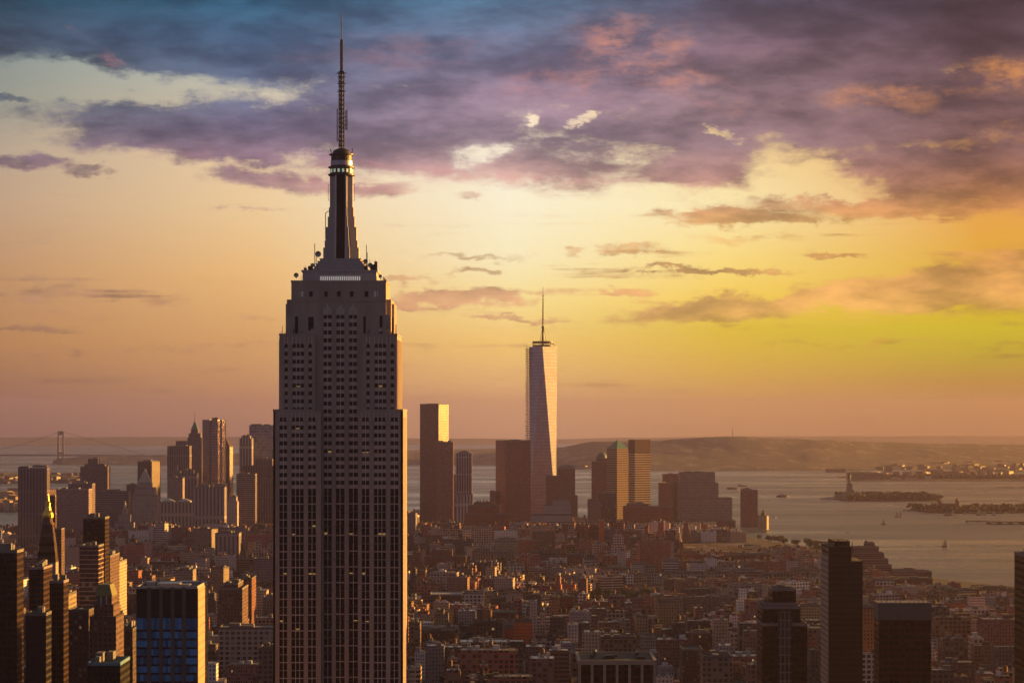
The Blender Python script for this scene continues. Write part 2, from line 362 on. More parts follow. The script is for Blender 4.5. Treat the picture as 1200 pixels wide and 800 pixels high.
# ------------------------------------------------------------------ haze
def add_haze():
    m = bpy.data.materials.new('haze_air'); m.use_nodes = True; n = m.node_tree; n.nodes.clear()
    v = n.nodes.new('ShaderNodeVolumePrincipled'); o = n.nodes.new('ShaderNodeOutputMaterial')
    v.inputs['Color'].default_value = (.90,.73,1.0,1); v.inputs['Density'].default_value = 2.7e-5; v.inputs['Anisotropy'].default_value = .87
    n.links.new(v.outputs[0], o.inputs['Volume'])
    b = MB(); E = 46500; b.cbox(-E, E, -E, E, gz(45000)*1.02-4, 478)
    ob = b.build('haze', m, weld=True); tag(ob, kind='stuff')
add_haze()

# ------------------------------------------------------------------ sea and land
def polar(name, mat, radii, n_ang, zoff, rfun=None):
    b = MB(); vs_ = []; fs = []
    for r in radii:
        for k in range(n_ang):
            a = 2*math.pi*k/n_ang; vs_.append((r*math.sin(a), r*math.cos(a), gz(r)+zoff))
    nr = len(radii)
    for i in range(nr-1):
        for k in range(n_ang):
            j = (k+1) % n_ang; fs.append((i*n_ang+k, i*n_ang+j, (i+1)*n_ang+j, (i+1)*n_ang+k))
    me = bpy.data.meshes.new(name); me.from_pydata(vs_, [], fs); me.materials.append(mat); me.update()
    bm = bmesh.new(); bm.from_mesh(me)
    for f in bm.faces:
        if f.normal.z < 0: f.normal_flip()
        f.smooth = True
    bm.to_mesh(me); bm.free()
    o = bpy.data.objects.new(name, me); COL.objects.link(o); tag(o, kind='structure'); return o
wm, wb = mat_new('harbor_water')
t = S.nt.nodes.new('ShaderNodeTexCoord'); oc = t.outputs['Object']
cur = NOISE(VM('MULTIPLY', S(oc), (.0006,.0022,0)), 1.0, 5, .6)
put(wb.inputs['Base Color'], MIX(cur, (.07,.09,.105,1), (.13,.15,.155,1)))
put(wb.inputs['Roughness'], step(cur, .3, .7, 'SMOOTHSTEP', .16, .46))
wb.inputs['IOR'].default_value = 1.33
wvn = NOISE(VM('MULTIPLY', S(oc), (.012,.006,0)), 1.0, 6, .75)
bp = S.nt.nodes.new('ShaderNodeBump'); bp.inputs['Strength'].default_value = .9; bp.inputs['Distance'].default_value = 9.0
put(bp.inputs['Height'], wvn); S.nt.links.new(bp.outputs[0], wb.inputs['Normal'])
polar('sea', wm, [1]+list(np.linspace(400, 45000, 150)), 180, 0)

def sheet(name, mat, pts, zoff=1.5, res=140, kind='structure', skirt=True):
    """land sheet inside an outline, cut into strips so it follows the bend"""
    b = MB(); ys = [p[1] for p in pts]; y0, y1 = min(ys), max(ys); n = max(2, int((y1-y0)/res))
    def span(y):
        xs = []
        for (ax, ay), (bx, by) in zip(pts, pts[1:]+pts[:1]):
            if (ay <= y < by) or (by <= y < ay): xs.append(ax+(bx-ax)*(y-ay)/(by-ay))
        return (min(xs), max(xs)) if xs else None
    rows = []
    for i in range(n+1):
        y = y0+(y1-y0)*i/n; s = span(min(max(y, y0+.5), y1-.5))
        if s: rows.append((y, s[0], s[1]))
    for (ya, a0, a1), (yb, b0, b1) in zip(rows, rows[1:]):
        K = 10
        for k in range(K):
            def q(y, x0, x1, f): x = x0+(x1-x0)*f; return (x, y, gz(math.hypot(x, y))+zoff)
            b.face([q(ya,a0,a1,k/K), q(ya,a0,a1,(k+1)/K), q(yb,b0,b1,(k+1)/K), q(yb,b0,b1,k/K)])
        for (xa, xb, sg) in ((a0, b0, 1), (a1, b1, -1)):
            za, zb = gz(math.hypot(xa, ya)), gz(math.hypot(xb, yb))
            b.face([(xa,ya,za+zoff),(xb,yb,zb+zoff),(xb,yb,zb-2),(xa,ya,za-2)])
    ya, a0, a1 = rows[0]
    b.face([(a0,ya,gz(ya)-2),(a1,ya,gz(ya)-2),(a1,ya,gz(ya)+zoff),(a0,ya,gz(ya)+zoff)])
    o = b.build(name, mat, weld=True)
    for f in o.data.polygons: pass
    return tag(o, kind=kind)
SHORE_R = [(900,0),(900,2500),(830,3500),(765,4060),(680,4250),(625,4500),(600,5000),(590,5300),(520,5600),(470,5900),(330,6500),(140,7000)]
SHORE_L = [(-100,7080),(-420,6950),(-800,6600),(-1120,5900),(-1350,5200),(-1600,4300),(-1700,0)]
def shore_x(y, side):
    P_ = SHORE_R if side > 0 else [p for p in reversed(SHORE_L)]
    for (a, ya), (b, yb) in zip(P_, P_[1:]):
        if ya <= y <= yb: return a+(b-a)*(y-ya)/(yb-ya)
    return P_[-1][0]
ms = sheet('ground', MT['asphalt'], SHORE_R+SHORE_L, 2.0)
sheet('far_bank', MT['land'], [(-3200,7300),(-1330,7300),(-1300,7700),(-1400,8300),(-1500,8750),(-3600,8800)], 2.0)
sheet('river_island', MT['land'], [(-3600,10300),(-2260,10250),(-1720,10600),(-1640,11000),(-2100,12400),(-3900,12800)], 2.0)

from mathutils import noise as mn
def fbm(x, y, o=4):
    s = 0; a = 1
    for i in range(o): s += a*mn.noise(Vector((x*2**i, y*2**i, 3.7*i))); a *= .5
    return s
hm, hb_ = mat_new('hill_ground')
t = S.nt.nodes.new('ShaderNodeTexCoord')
n1 = NOISE(t.outputs['Object'], .0022, 7, .7); n2 = NOISE(VM('MULTIPLY', S(t.outputs['Object']), (.012,.004,.02)), 1.0, 5, .7)
hc = MIX(n1, (.03,.035,.025,1), (.085,.075,.055,1)); hc = MIX(step(n2, .50, .66), hc, (.26,.21,.18,1))
put(hb_.inputs['Base Color'], hc); hb_.inputs['Roughness'].default_value = .95
def ridge(name, prof, depth_, bumps=6.0, step_px=2.0, rows=34):
    """prof: (px, shore D, crest y) points; a hill range rising from its shore to its crest and down behind"""
    px0, px1 = prof[0][0], prof[-1][0]; n = int((px1-px0)/step_px)+1
    V = []; Fc = []
    for i in range(n):
        px = px0+(px1-px0)*i/(n-1)
        for (a, Da, ya), (b, Db, yb) in zip(prof, prof[1:]):
            if a <= px <= b+1e-6: break
        f = (px-a)/(b-a); f2 = f*f*(3-2*f); D0 = Da+(Db-Da)*f; yc = ya+(yb-ya)*f2
        Dc = D0+depth_; zc = wz(yc, Dc)-gz(Dc)
        for r in range(rows):
            t_ = r/(rows-1)
            D = D0+(depth_*1.8)*t_; s_ = D/ Dc
            u = min(1, t_*1.8)
            h = zc*(u**1.15) if t_*1.8 <= 1 else zc*(1-.5*(t_*1.8-1)/.8)
            xw = (px-CX)/F*D
            h += bumps*(fbm(xw*.0013, D*.0013)+.5*fbm(xw*.006+5, D*.006))*min(1, u*2.2)+(1.5 if r == 0 else 3)
            if r == 0: h = -3
            x = (px-CX)/F*D
            V.append((x, D, gz(D)+max(h, -3)))
    for i in range(n-1):
        for r in range(rows-1):
            a = i*rows+r; Fc.append((a, a+rows, a+rows+1, a+1))
    me = bpy.data.meshes.new(name); me.from_pydata(V, [], Fc); me.materials.append(hm); me.polygons.foreach_set('use_smooth', [True]*len(me.polygons)); me.update()
    o = bpy.data.objects.new(name, me); COL.objects.link(o); tag(o, kind='structure'); return o
ridge('far_hills', [(-80,26500,513),(150,26500,512),(330,27000,511.5),(560,27500,514),(640,29000,515.5),(720,30500,513),(900,31500,511),(1290,31500,511)], 2500, 4)
ridge('shore_hills', [(62,14900,541),(72,14700,537),(110,14700,534.5),(200,14600,533),(330,14600,531)], 700, 4)
ridge('island_hills', [(330,14700,531),(470,14600,528),(560,14500,526),(625,14400,527),(655,13300,524),(700,13050,517),(760,12900,516),(860,12900,512.5),(950,12900,515),(1050,13200,519),(1290,13600,521)], 2300, 7)

def scatter_town(name, n, pxr, Dr, hr, seed, base=None, cols=None):
    random.seed(seed); b = MB()
    for i in range(n):
        px = random.uniform(*pxr); D = random.uniform(*Dr); x = wx(px, D)
        z = gz(D)
        if base: z += base(px, D)
        w, d, h = random.uniform(12,50), random.uniform(12,40), random.uniform(*hr)
        b.col = random.choice(cols or [(.11,.1,.09),(.08,.07,.06),(.2,.18,.16),(.05,.045,.045),(.1,.08,.06)])
        b.rbox(x, D, w, d, rnd()*3, z-3, z+h, 0, 1)
    o = b.build(name, [FW[1], MT['roof_grey']]); tag(o, 'hazy spread of small far houses across the water', None, None, 'stuff'); return o
scatter_town('far_town', 230, (655,1250), (12950,14600), (5,12), 3, lambda px, D: max(0, (D-12900)*.018))
scatter_town('far_town', 50, (1000,1260), (12000,12300), (5,11), 4, lambda px, D: 2)
scatter_town('far_town', 160, (-40,62), (7350,8700), (8,28), 5, lambda px, D: 2, [(.5,.3,.2),(.3,.2,.18),(.6,.45,.3)])
scatter_town('far_town', 120, (-40,98), (10400,12000), (5,14), 6, lambda px, D: 2)

# ------------------------------------------------------------------ trees
def crown_mb(n, rx, rz, zc, leaf, seed):
    random.seed(seed); b = MB()
    cl = [(random.gauss(0,.45)*rx, random.gauss(0,.45)*rx, zc+random.gauss(0,.42)*rz, random.uniform(.3,.6)*rx) for _ in range(9)]
    for i in range(n):
        c = random.choice(cl); v = Vector((random.gauss(0,1), random.gauss(0,1), random.gauss(0,1))).normalized()*c[3]*random.uniform(.5,1.05)
        p = Vector(c[:3])+v
        a = Vector((random.gauss(0,1), random.gauss(0,1), random.gauss(0,1))).normalized()*leaf*random.uniform(.6,1.3)
        q = a.cross(Vector((random.gauss(0,1), random.gauss(0,1), random.gauss(0,1)))).normalized()*leaf*.8
        k = random.uniform(.6,1.5); b.col = (k, k*random.uniform(.85,1.1), k*.9)
        b.face([tuple(p-a-q), tuple(p+a-q), tuple(p+a+q), tuple(p-a+q)])
    return b
def make_tree(seed, h=13):
    r = empty('broadleaf_tree', (0,0,0))
    b = MB(); b.bar((0,0,-.5),(.2,.1,h*.55),.7,0,.35)
    for k in range(5):
        a = k*1.3; b.bar((.1,0,h*.35+k*.4),(math.cos(a)*h*.25, math.sin(a)*h*.25, h*.62+k*.4),.3,0,.1)
    b.build('trunk', MT['bark'], r)
    crown_mb(320, h*.36, h*.3, h*.66, .55, seed).build('crown', MT['leaf'], r); return r
def copy_tree(o, parent=None):
    c = o.copy(); COL.objects.link(c); c.parent = parent
    for ch in list(o.children): copy_tree(ch, c)
    return c
protos = [make_tree(s, h) for s, h in ((11,13),(12,16),(13,11))]
used_p = [False]*3
def tree_at(x, y, label, group, s=1.0):
    k = random.randrange(3)
    o = protos[k] if not used_p[k] else copy_tree(protos[k]); used_p[k] = True
    o.location = (x, y, gz(math.hypot(x,y))+2.0); o.rotation_euler = (0,0,rnd()*6); o.scale = (s*1.15, s*1.15, s)
    tag(o, label, 'tree', group); return o
random.seed(21)
for i in range(46):
    px = random.uniform(688,762); D = random.uniform(3620,3830)
    tree_at(wx(px,D), D, 'dark leafy tree crowded into the city square among low roofs', 'trees of the city square', random.uniform(.9,1.35))
for i in range(22):
    D = random.uniform(4950,5560); x = shore_x(D,1)-random.uniform(6,34)
    tree_at(x, D, 'dark round tree on the river bank beyond the last low roofs', 'trees along the river bank', random.uniform(1.0,1.5))
def wood(name, pts_fn, n, leaf, seed, label):
    random.seed(seed); b = MB()
    for i in range(n):
        x, y, h = pts_fn()
        z0 = gz(math.hypot(x,y))+2
        for k in range(7):
            p = Vector((x+random.gauss(0,5), y+random.gauss(0,6), z0+h*random.uniform(.25,1)))
            a = Vector((random.gauss(0,1), random.gauss(0,1), random.gauss(0,.6))).normalized()*leaf*random.uniform(.6,1.4)
            q = a.cross(Vector((random.gauss(0,1), random.gauss(0,1), random.gauss(0,1)))).normalized()*leaf*.8
            k2 = random.uniform(.6,1.4); b.col = (k2,k2,k2)
            b.face([tuple(p-a-q), tuple(p+a-q), tuple(p+a+q), tuple(p-a+q)])
    o = b.build(name, MT['wood_far']); tag(o, label, None, None, 'stuff'); return o

# ------------------------------------------------------------------ named towers (placed by bearing, distance and real height)
LAND = []                                   # landmarks for the words of the fill labels: (px, py, phrase)
OCC = []                                    # footprints already taken: (x, y, radius)
def zg(x, y): return gz(math.hypot(x, y))+2.0
def finish_roof(b2, w, d, z, cx=0, cy=0, n=3, hmax=5, th=0):
    for k in range(n):
        bw, bd = w*random.uniform(.12,.35), d*random.uniform(.15,.35)
        x, y = cx+random.uniform(-.3,.3)*w, cy+random.uniform(-.3,.3)*d
        b2.box(x-bw/2, x+bw/2, y-bd/2, y+bd/2, z, z+random.uniform(.4,1)*hmax, 0, 0)
def hb(name, label, D, tiers, mat, depth=40, roof='roof_dark', phi=None, cat=None, bulk=True, col=(1,1,1), parapet=1.2, lm=None, bulkh=5, tags=None):
    """tiers: (x left, x right, y top[, set-back]) bottom first; with phi (degrees, >0 shows the right side, <0 the left) the first
    tier is (xl, xm, xr, yt) and the others are (share of width, share of depth, yt)"""
    k = D/F
    if phi is None:
        xl, xr = tiers[0][:2]; x = wx((xl+xr)/2, D); y = D+depth/2; th = 0
    else:
        xl, xm, xr, yt = tiers[0]; f = math.radians(abs(phi))
        if phi > 0: w, d, th, c = (xm-xl)*k/math.cos(f), (xr-xm)*k/math.sin(f), -f, 1
        else: w, d, th, c = (xr-xm)*k/math.cos(f), (xm-xl)*k/math.sin(f), f, -1
        lx, ly = c*w/2, -d/2
        x = wx(xm, D)-(lx*math.cos(th)-ly*math.sin(th)); y = D-(lx*math.sin(th)+ly*math.cos(th)); depth = d
    z0 = zg(x, y)
    root = empty(name, (x, y, z0), th, label, cat or 'building'); info = []
    zprev = -1.0
    for i, tr in enumerate(tiers):
        if phi is None:
            a, b_, yt = tr[:3]; ins = tr[3] if len(tr) > 3 else (0 if i == 0 else 4*i)
            dd = max(6, depth-2*ins); Df = D+(depth-dd)/2
            x0, x1 = wx(a, Df)-x, wx(b_, Df)-x; cy0 = 0; zt = wz(yt, Df)-z0
        else:
            if i == 0: ww, dd = w, d; yt = tr[3]
            else: ww, dd = w*tr[0], d*tr[1]; yt = tr[2]
            x0, x1, cy0 = -ww/2, ww/2, 0; zt = wz(yt, D)-z0
        m = MB(); m.col = col; m.box(x0, x1, -dd/2, dd/2, zprev, zt, 0, 1)
        m.build('wall' if i == 0 else 'upper_wall', [mat, MT[roof]], root)
        if parapet:
            p = MB(); p.col = col; t_ = .6; zz = zt+parapet
            for (a0, a1, b0, b1) in ((x0-.1,x1+.1,-dd/2-.1,-dd/2+t_),(x0-.1,x1+.1,dd/2-t_,dd/2+.1),(x0-.1,x0+t_,-dd/2+t_,dd/2-t_),(x1-t_,x1+.1,-dd/2+t_,dd/2-t_)):
                p.cbox(a0, a1, b0, b1, zt-.6, zz)
            p.build('parapet', MT['stone_pale'] if parapet > 1.5 else MT['roof_grey'], root)
        info.append((x0, x1, dd, zt)); zprev = zt-.5
    if bulk:
        x0, x1, dd, zt = info[-1]; b2 = MB(); finish_roof(b2, x1-x0, dd, zt, (x0+x1)/2, 0, 3, bulkh); b2.build('bulkhead', MT['roof_grey'], root)
    w0 = info[0][1]-info[0][0]
    OCC.append((x, y, max(w0, info[0][2])*.62))
    xl_, xr_ = (tiers[0][0], tiers[0][1] if phi is None else tiers[0][2])
    OCC_R.append((xl_, xr_, D, min(t_[2] if (phi is None or j) else t_[3] for j, t_ in enumerate(tiers)) ))
    if lm: LAND.append(((xl_+xr_)/2, tiers[0][2] if phi is None else tiers[0][3], lm, D))
    return root, info
OCC_R = []
random.seed(5)

# ---- the great art-deco tower
ED, EXC = 1325.0, -82.7
def build_main_tower():
    root = empty('art_deco_skyscraper', (EXC, ED, 0), 0, 'tallest stone art deco skyscraper with stepped shoulders and antenna mast', 'skyscraper')
    OCC.append((EXC, ED, 45)); LAND.append((400, 700, 'the giant art deco skyscraper', ED))
    W = MB(); rec = .9
    # inner walls, one mesh per set-back, split around the window bays by piers built below
    tiers = [('wall', -30.7, 30.7, -28, 28, 0, 261.0), ('upper_wall', -28.05, 28.05, -25.5, 25.5, 261, 297.0), ('crown_wall', -24.9, 24.9, -22.6, 22.6, 297, 314.3), ('crown_wall', -22.6, 22.6, -21.4, 21.4, 314.3, 322.4)]
    def piers(b, n_axis, off, segs, z0, z1, thick, back):
        """stone between the bays on one side; n_axis 'f' front, 'b' back, 'r' right, 'l' left"""
        for a, c in segs:
            if n_axis == 'f': b.cbox(a, c, off, off+back, z0, z1)
            if n_axis == 'b': b.cbox(a, c, -off-back, -off, z0, z1)
            if n_axis == 'r': b.cbox(off-back, off, a, c, z0, z1)
            if n_axis == 'l': b.cbox(-off, -off+back, a, c, z0, z1)
    def complement(lo, hi, bays):
        out = []; p = lo
        for a, c in sorted(bays): out.append((p, a)); p = c
        out.append((p, hi)); return [s for s in out if s[1]-s[0] > .05]
    def bay(side, off, a, c, z0, z1, nwin, ph=3.76, blind_top=0.0, lit=.012, zt=None):
        """one vertical window bay: glass and metal spandrels behind bright mullions"""
        b = MB()
        def P3(u, dpt, z):
            return {'f':(u, off+dpt, z), 'b':(-u, -off-dpt, z), 'r':(off-dpt, u, z), 'l':(-off+dpt, -u, z)}[side]
        n = int((z1-z0)/ph)
        ww = (c-a)/nwin
        def quad(u0, u1, dpt, za, zb, m): b.face([P3(u0,dpt,za), P3(u1,dpt,za), P3(u1,dpt,zb), P3(u0,dpt,zb)], m)
        for j in range(nwin):
            u0, u1 = a+ww*j, a+ww*(j+1); z = z1
            for i in range(n+1):
                zb = max(z0, z1-ph*i); za = max(z0, zb-(1.95 if zb > 226 else 3.25)); zs = max(z0, zb-ph)  # lower floors get taller glass: shade low on the front put into the shape
                if zb <= z0: break
                row = int(zb/ph) in (64, 54, 49, 43); m = 2 if rnd() < lit*(14 if row else .8) else 0
                quad(u0, u1, .55, za, zb, 0)
                if m: b.col = ((q_ := random.uniform(.35,1.3)),)*3; quad(u0+.2, u1-.2, .5, za+.2, za+random.uniform(.6,1.1), 2); b.col = (1,1,1)
                if za > zs and (zb > 226 or i % 2 == 0):  # alternate spandrels left out lower down, for the same built-in shade
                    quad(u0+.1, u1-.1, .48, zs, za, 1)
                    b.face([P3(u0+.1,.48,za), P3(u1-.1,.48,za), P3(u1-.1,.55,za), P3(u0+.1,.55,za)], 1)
        for j in range(nwin+1):
            u = a+ww*j; h_ = .14
            if 0 < j < nwin:
                quad(u-h_, u+h_, .2, z0, z1+.5, 3)
                for e in (-1, 1): b.face([P3(u+e*h_,.22,z0), P3(u+e*h_,.55,z0), P3(u+e*h_,.55,z1), P3(u+e*h_,.22,z1)], 3)
        return b.build('window_bay', [MT['glass_dark'], MT['spandrel'], MT['lit_window'], MT['mullion']], root)
    K = .405
    def fx(px): return (px-396.4)*K                       # front plane px -> local x
    # front bays, tier 1 (rows 482 down): left wing 2,3,2 / centre 2,2,2 / right wing 2,3,2
    g1 = lambda X0, X1: (fx(310+X0/5), fx(310+X1/5))
    wingL = [(g1(89,134),2),(g1(160,231),3),(g1(257,303),2)]
    wingR = [(g1(572,616),2),(g1(643,713),3),(g1(740,786),2)]
    cen = [(g1(345,391),2),(g1(415,466),2),(g1(492,545),2)]
    g2 = lambda X0, X1: (fx(310+X0/4.444)*1.003, fx(310+X1/4.444)*1.003)
    wL2 = [(g2(104,121),1),(g2(145,206),3),(g2(229,247),1)]
    wR2 = [(g2(531,548),1),(g2(573,634),3),(g2(657,674),1)]
    c2 = [(g2(305,347),2),(g2(372,413),2),(g2(438,479),2)]
    s = MB()                                              # tier 1 stone
    zt = 261.0
    xa, xb = g1(332,332)[0], g1(549,549)[0]
    for lo, hi, w_ in ((-30.7, xa, wingL), (xb, 30.7, wingR)):
        piers(s, 'f', -28, complement(lo, hi, [q[0] for q in w_]), 0, zt-3.0, 0, .9)
        s.cbox(lo, hi, -28, -27.1, zt-3.0, zt)
        s.box(lo+.0, hi-.0, -27.1, -20.5, 0, zt)         # wing mass
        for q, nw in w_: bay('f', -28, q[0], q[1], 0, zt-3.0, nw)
    # sides and back, same rhythm
    side_bays = [((-21.5+i*8.8, -21.5+i*8.8+2.6), 1) for i in range(5)]
    for sd_ in ('r', 'l'):
        piers(s, sd_, 30.7, complement(-28, 28, [q[0] for q in side_bays]), 0, zt-3, 0, .9)
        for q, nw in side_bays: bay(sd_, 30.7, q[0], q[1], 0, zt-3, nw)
    back_bays = [((-27+i*8.0, -27+i*8.0+4.6), 2) for i in range(7)]
    piers(s, 'b', -28, complement(-30.7, 30.7, [q[0] for q in back_bays]), 0, zt-3, 0, .9)
    s.cbox(29.8, 30.7, -28, 28, zt-3, zt); s.cbox(-30.7, -29.8, -28, 28, zt-3, zt); s.cbox(-29.8, 29.8, 27.1, 28, zt-3, zt)
    s.box(-29.8, 29.8, -20.5, 27.1, 0, zt)
    s.build('wall', MT['limestone'], root)
    # centre section: recessed plane carrying three bays from the street to the crown
    c = MB(); off = -22.4
    piers(c, 'f', off, complement(-11.6, 11.6, [q[0] for q in c2]), 258, 307, 0, .9)
    piers(c, 'f', off, complement(xa, xb, [q[0] for q in cen]), 0, 258, 0, .9)
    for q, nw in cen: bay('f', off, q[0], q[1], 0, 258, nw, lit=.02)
    random.seed(8)
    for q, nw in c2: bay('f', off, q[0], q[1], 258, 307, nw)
    c.cbox(-22.6, 22.6, off, off+.9, 307, 322.4)
    c.cbox(-24.9, -11.6, off, off+.9, 290, 307); c.cbox(11.6, 24.9, off, off+.9, 290, 307)
    for k in range(14):
        xr_ = -21.4+k*3.29; c.cbox(xr_-.28, xr_+.28, off-.22, off, (297 if abs(xr_) > 12.2 else 313), 321.6)
    c.cbox(-22.7, 22.7, off-.3, off, 313.3, 313.7)
    c.box(-22.6, 22.6, -21.5, 21.5, 255, 322.4)
    c.build('central_wall', MT['limestone'], root)
    sh = MB(); sh.box(-24.9, 24.9, -20, 20, 290, 314.3)
    for sx in (-1, 1):
        for zz, ww in ((312.5, 1.2), (306, .8)): sh.cbox(min(sx*24.9, sx*(24.9+ww)), max(sx*24.9, sx*(24.9+ww)), -12, 12, 290, zz)
    sh.build('shoulder_wall', MT['limestone'], root)
    # tier 2 wings
    w2 = MB(); zt2 = 297.0
    for lo, hi, w_ in ((-28.05, -11.1, wL2), (11.1, 28.05, wR2)):
        piers(w2, 'f', -25.5, complement(lo, hi, [q[0] for q in w_]), 261, zt2-4, 0, .9)
        w2.cbox(lo, hi, -25.5, -24.6, zt2-4, zt2); w2.box(lo, hi, -24.6, -20.2, 261, zt2)
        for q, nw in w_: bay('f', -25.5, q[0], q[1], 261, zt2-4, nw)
        w2.box(lo, hi, -20.2, 25.5, 261, zt2-.01)
    for sx in (-1, 1):
        for i in range(6):
            y = -22+i*7.9; w2.cbox(min(sx*28.05, sx*28.5), max(sx*28.05, sx*28.5), y, y+3.6, 261, zt2-2)
    w2.build('wing_wall', MT['limestone'], root)
    # slender pinnacles over the bays, crown ornaments, small crown windows
    for q, nw in c2:
        o = MB()
        m_ = (q[0]+q[1])/2; wd = (q[1]-q[0])
        for j, (e, hh) in enumerate(((-.42,6.5),(-.2,9),(0,11.5),(.2,9),(.42,6.5))):
            o.cbox(m_+e*wd-.22, m_+e*wd+.22, off-.35, off+.1, 306.8, 306.8+hh*.46)
        o.build('crown_ornament', MT['ornament'], root)
    for w_, zz, pl in ((wingL, zt, -28), (wingR, zt, -28), (wL2, zt2, -25.5), (wR2, zt2, -25.5)):
        for q, nw in w_:
            o = MB()
            for j in range(nw+1):
                u = q[0]+(q[1]-q[0])*j/nw; o.cbox(u-.16, u+.16, pl-.3, pl+.05, zz-4.5, zz-.6)
            o.build('pinnacle', MT['mullion'], root)
    for px in (354.7, 365.8, 383.6, 398.4, 413.6, 430.8, 442):
        x = (px-398.2)*.4075; b = MB()
        e = px in (354.7, 442)
        b.cbox(x-.85, x+.85, off-.12, off+.4, 307.7+8-.2, 307.7+10.4)
        b.build('crown_window', MT['white_paint'] if e else MT['glass_dark'], root)
    for (X0, X1, Y0, Y1) in ((165,181,225,325),(232,262,228,300),(520,533,225,325),(605,620,222,320)):
        xa_, xb_ = (310+X0/4.444-398.2)*.4075, (310+X1/4.444-398.2)*.4075; b = MB()
        b.cbox(xa_, xb_, off-.1, off+.3, wz(320+Y1/4.444, 1303), wz(320+Y0/4.444, 1303)); b.build('tall_window', MT['glass_dark'], root)
    # parapets
    for (x0, x1, y0, y1, z) in ((-30.9,-11,-28.2,-27.4,261),(11,30.9,-28.2,-27.4,261),(-28.2,-10.9,-25.7,-25,297),(10.9,28.2,-25.7,-25,297),(-22.8,22.8,-22.6,-21.9,322.4),(22.2,22.8,-21.9,22,322.4),(-22.8,-22.2,-21.9,22,322.4),(30.2,30.9,-27.4,28,261),(27.6,28.2,-25,25,297)):
        p = MB(); p.cbox(x0, x1, y0, y1, z, z+.9); p.build('parapet', MT['limestone'], root)
    # observation deck: glass fence, lit gallery, stepped base of the mast
    d = MB(); d.box(-17.7, 17.7, -16, 16, 322.4, 328.3); d.cbox(-18.3, 18.3, -16.6, 16.6, 327.7, 328.6)
    d.build('deck_house', MT['mast_metal'], root)
    g = MB()
    for i in range(19):
        x = -9.2+i*1.03; g.cbox(x, x+.5, -16.12, -15.9, 322.7, 325.6)
    g.build('gallery_light', MT['deck_light'], root)
    r_ = MB()
    for i in range(36):
        x = -18+i*36/35; r_.cbox(x-.07, x+.07, -21.3, -21.15, 322.4, 325.2)
    for z in (323.8, 325.1): r_.cbox(-18, 18, -21.35, -21.2, z, z+.12)
    for i in range(30):
        y = -21.2+i*42/29; r_.cbox(21.2, 21.35, y-.07, y+.07, 322.4, 325.2)
    r_.cbox(21.2, 21.35, -21.2, 21, 325.1, 325.2); r_.build('deck_railing', MT['metal'], root)
    st = MB()
    for h, za, zb in ((13.4,328.3,329.3),(12.4,329.3,330.5),(11.6,330.5,331.8),(10.8,331.8,333.0),(9.8,333.0,334.3)):
        st.box(-h, h, -h, h, za, zb)
    for h, zz in ((13.7,329.2),(12.7,330.4),(11.9,331.7),(11.1,332.9),(10.1,334.2)): st.cbox(-h, h, -h, h, zz, zz+.3)
    st.build('mast_steps', MT['mast_metal'], root)
    m = MB()
    prof = [(8.6,334.3,340),(7.95,340,343.5),(7.4,343.5,350),(6.5,350,355),(5.95,355,359.5),(5.5,359.5,375)]
    for h, za, zb in prof:
        wy = 2.7+(h-5.5)*.55
        m.box(-h, h, -wy, wy, za-.02, zb); m.box(-wy, wy, -h, h, za-.02, zb)
    m.lathe([(4.9,334),(4.9,375)], n=16); m.build('mast_shaft', MT['mast_metal'], root)
    for sg in (-1, 1):
        w = MB(); 
        for h, za, zb in prof: w.cbox(-2.1, 2.1, min(sg*h, sg*(h+.12)), max(sg*h, sg*(h+.12)), za, zb)
        w.build('mast_window', MT['glass_dark'], root)
        w = MB()
        for h, za, zb in prof:
            for e in (-1, 1): w.cbox(e*2.45-.35, e*2.45+.35, min(sg*h, sg*(h+.3)), max(sg*h, sg*(h+.3)), za, zb)
        w.build('mast_pilaster', MT['mullion'], root)
    cr = MB(); cr.lathe([(5.6,374.6),(6.5,375.2),(6.5,375.9),(5.7,375.9),(5.7,376.2)], n=24)
    cr.lathe([(5.7,378.5),(6.5,378.8),(6.5,379.4),(5.4,379.4),(5.4,380)], n=24); cr.build('crown_ring', MT['metal_dark'], root)
    l = MB(); l.lathe([(5.5,376.2),(5.5,378.5)], n=24); l.build('lantern', MT['glass_dark'], root)
    l = MB()
    for i in range(16):
        a = 2*math.pi*(i+.5)/16; l.rbox(5.52*math.cos(a), 5.52*math.sin(a), .12, 1.1, a, 376.5, 378.2)
    l.build('lantern_light', MT['lamp_green'], root)
    l = MB(); l.lathe([(5.35,379.9),(5.35,382.2),(5.0,382.3)], n=24); l.build('crown_drum', MT['metal'], root)
    l = MB(); l.lathe([(5.1,382.2),(5.1,384.8),(6.1,385.0),(6.1,385.5),(4.6,385.7),(4.2,386.7),(3.4,387.6),(2.0,388.2)], n=24); l.build('dome', MT['metal_dark'], root)
    an = MB()                                             # lattice mast
    def lattice(h, z0, z1, stepz, th_):
        for sx, sy in ((-1,-1),(1,-1),(1,1),(-1,1)): an.bar((sx*h,sy*h,z0),(sx*h,sy*h,z1),th_)
        z = z0
        while z < z1-.1:
            zn = min(z1, z+stepz)
            for a, b_ in (((-1,-1),(1,-1)),((1,-1),(1,1)),((1,1),(-1,1)),((-1,1),(-1,-1))):
                an.bar((a[0]*h,a[1]*h,z),(b_[0]*h,b_[1]*h,zn),th_*.6); an.bar((a[0]*h,a[1]*h,zn),(b_[0]*h,b_[1]*h,zn),th_*.7)
            z = zn
    lattice(1.15, 387.6, 425.5, 2.2, .42); an.lathe([(.6,387),(.6,425)], n=8)
    lattice(.5, 425.5, 441, 1.6, .3); an.lathe([(.42,425),(.42,441),(.22,441),(.28,449),(.14,454)], n=8)
    an.build('antenna_mast', MT['metal_dark'], root)
    el_ = MB()
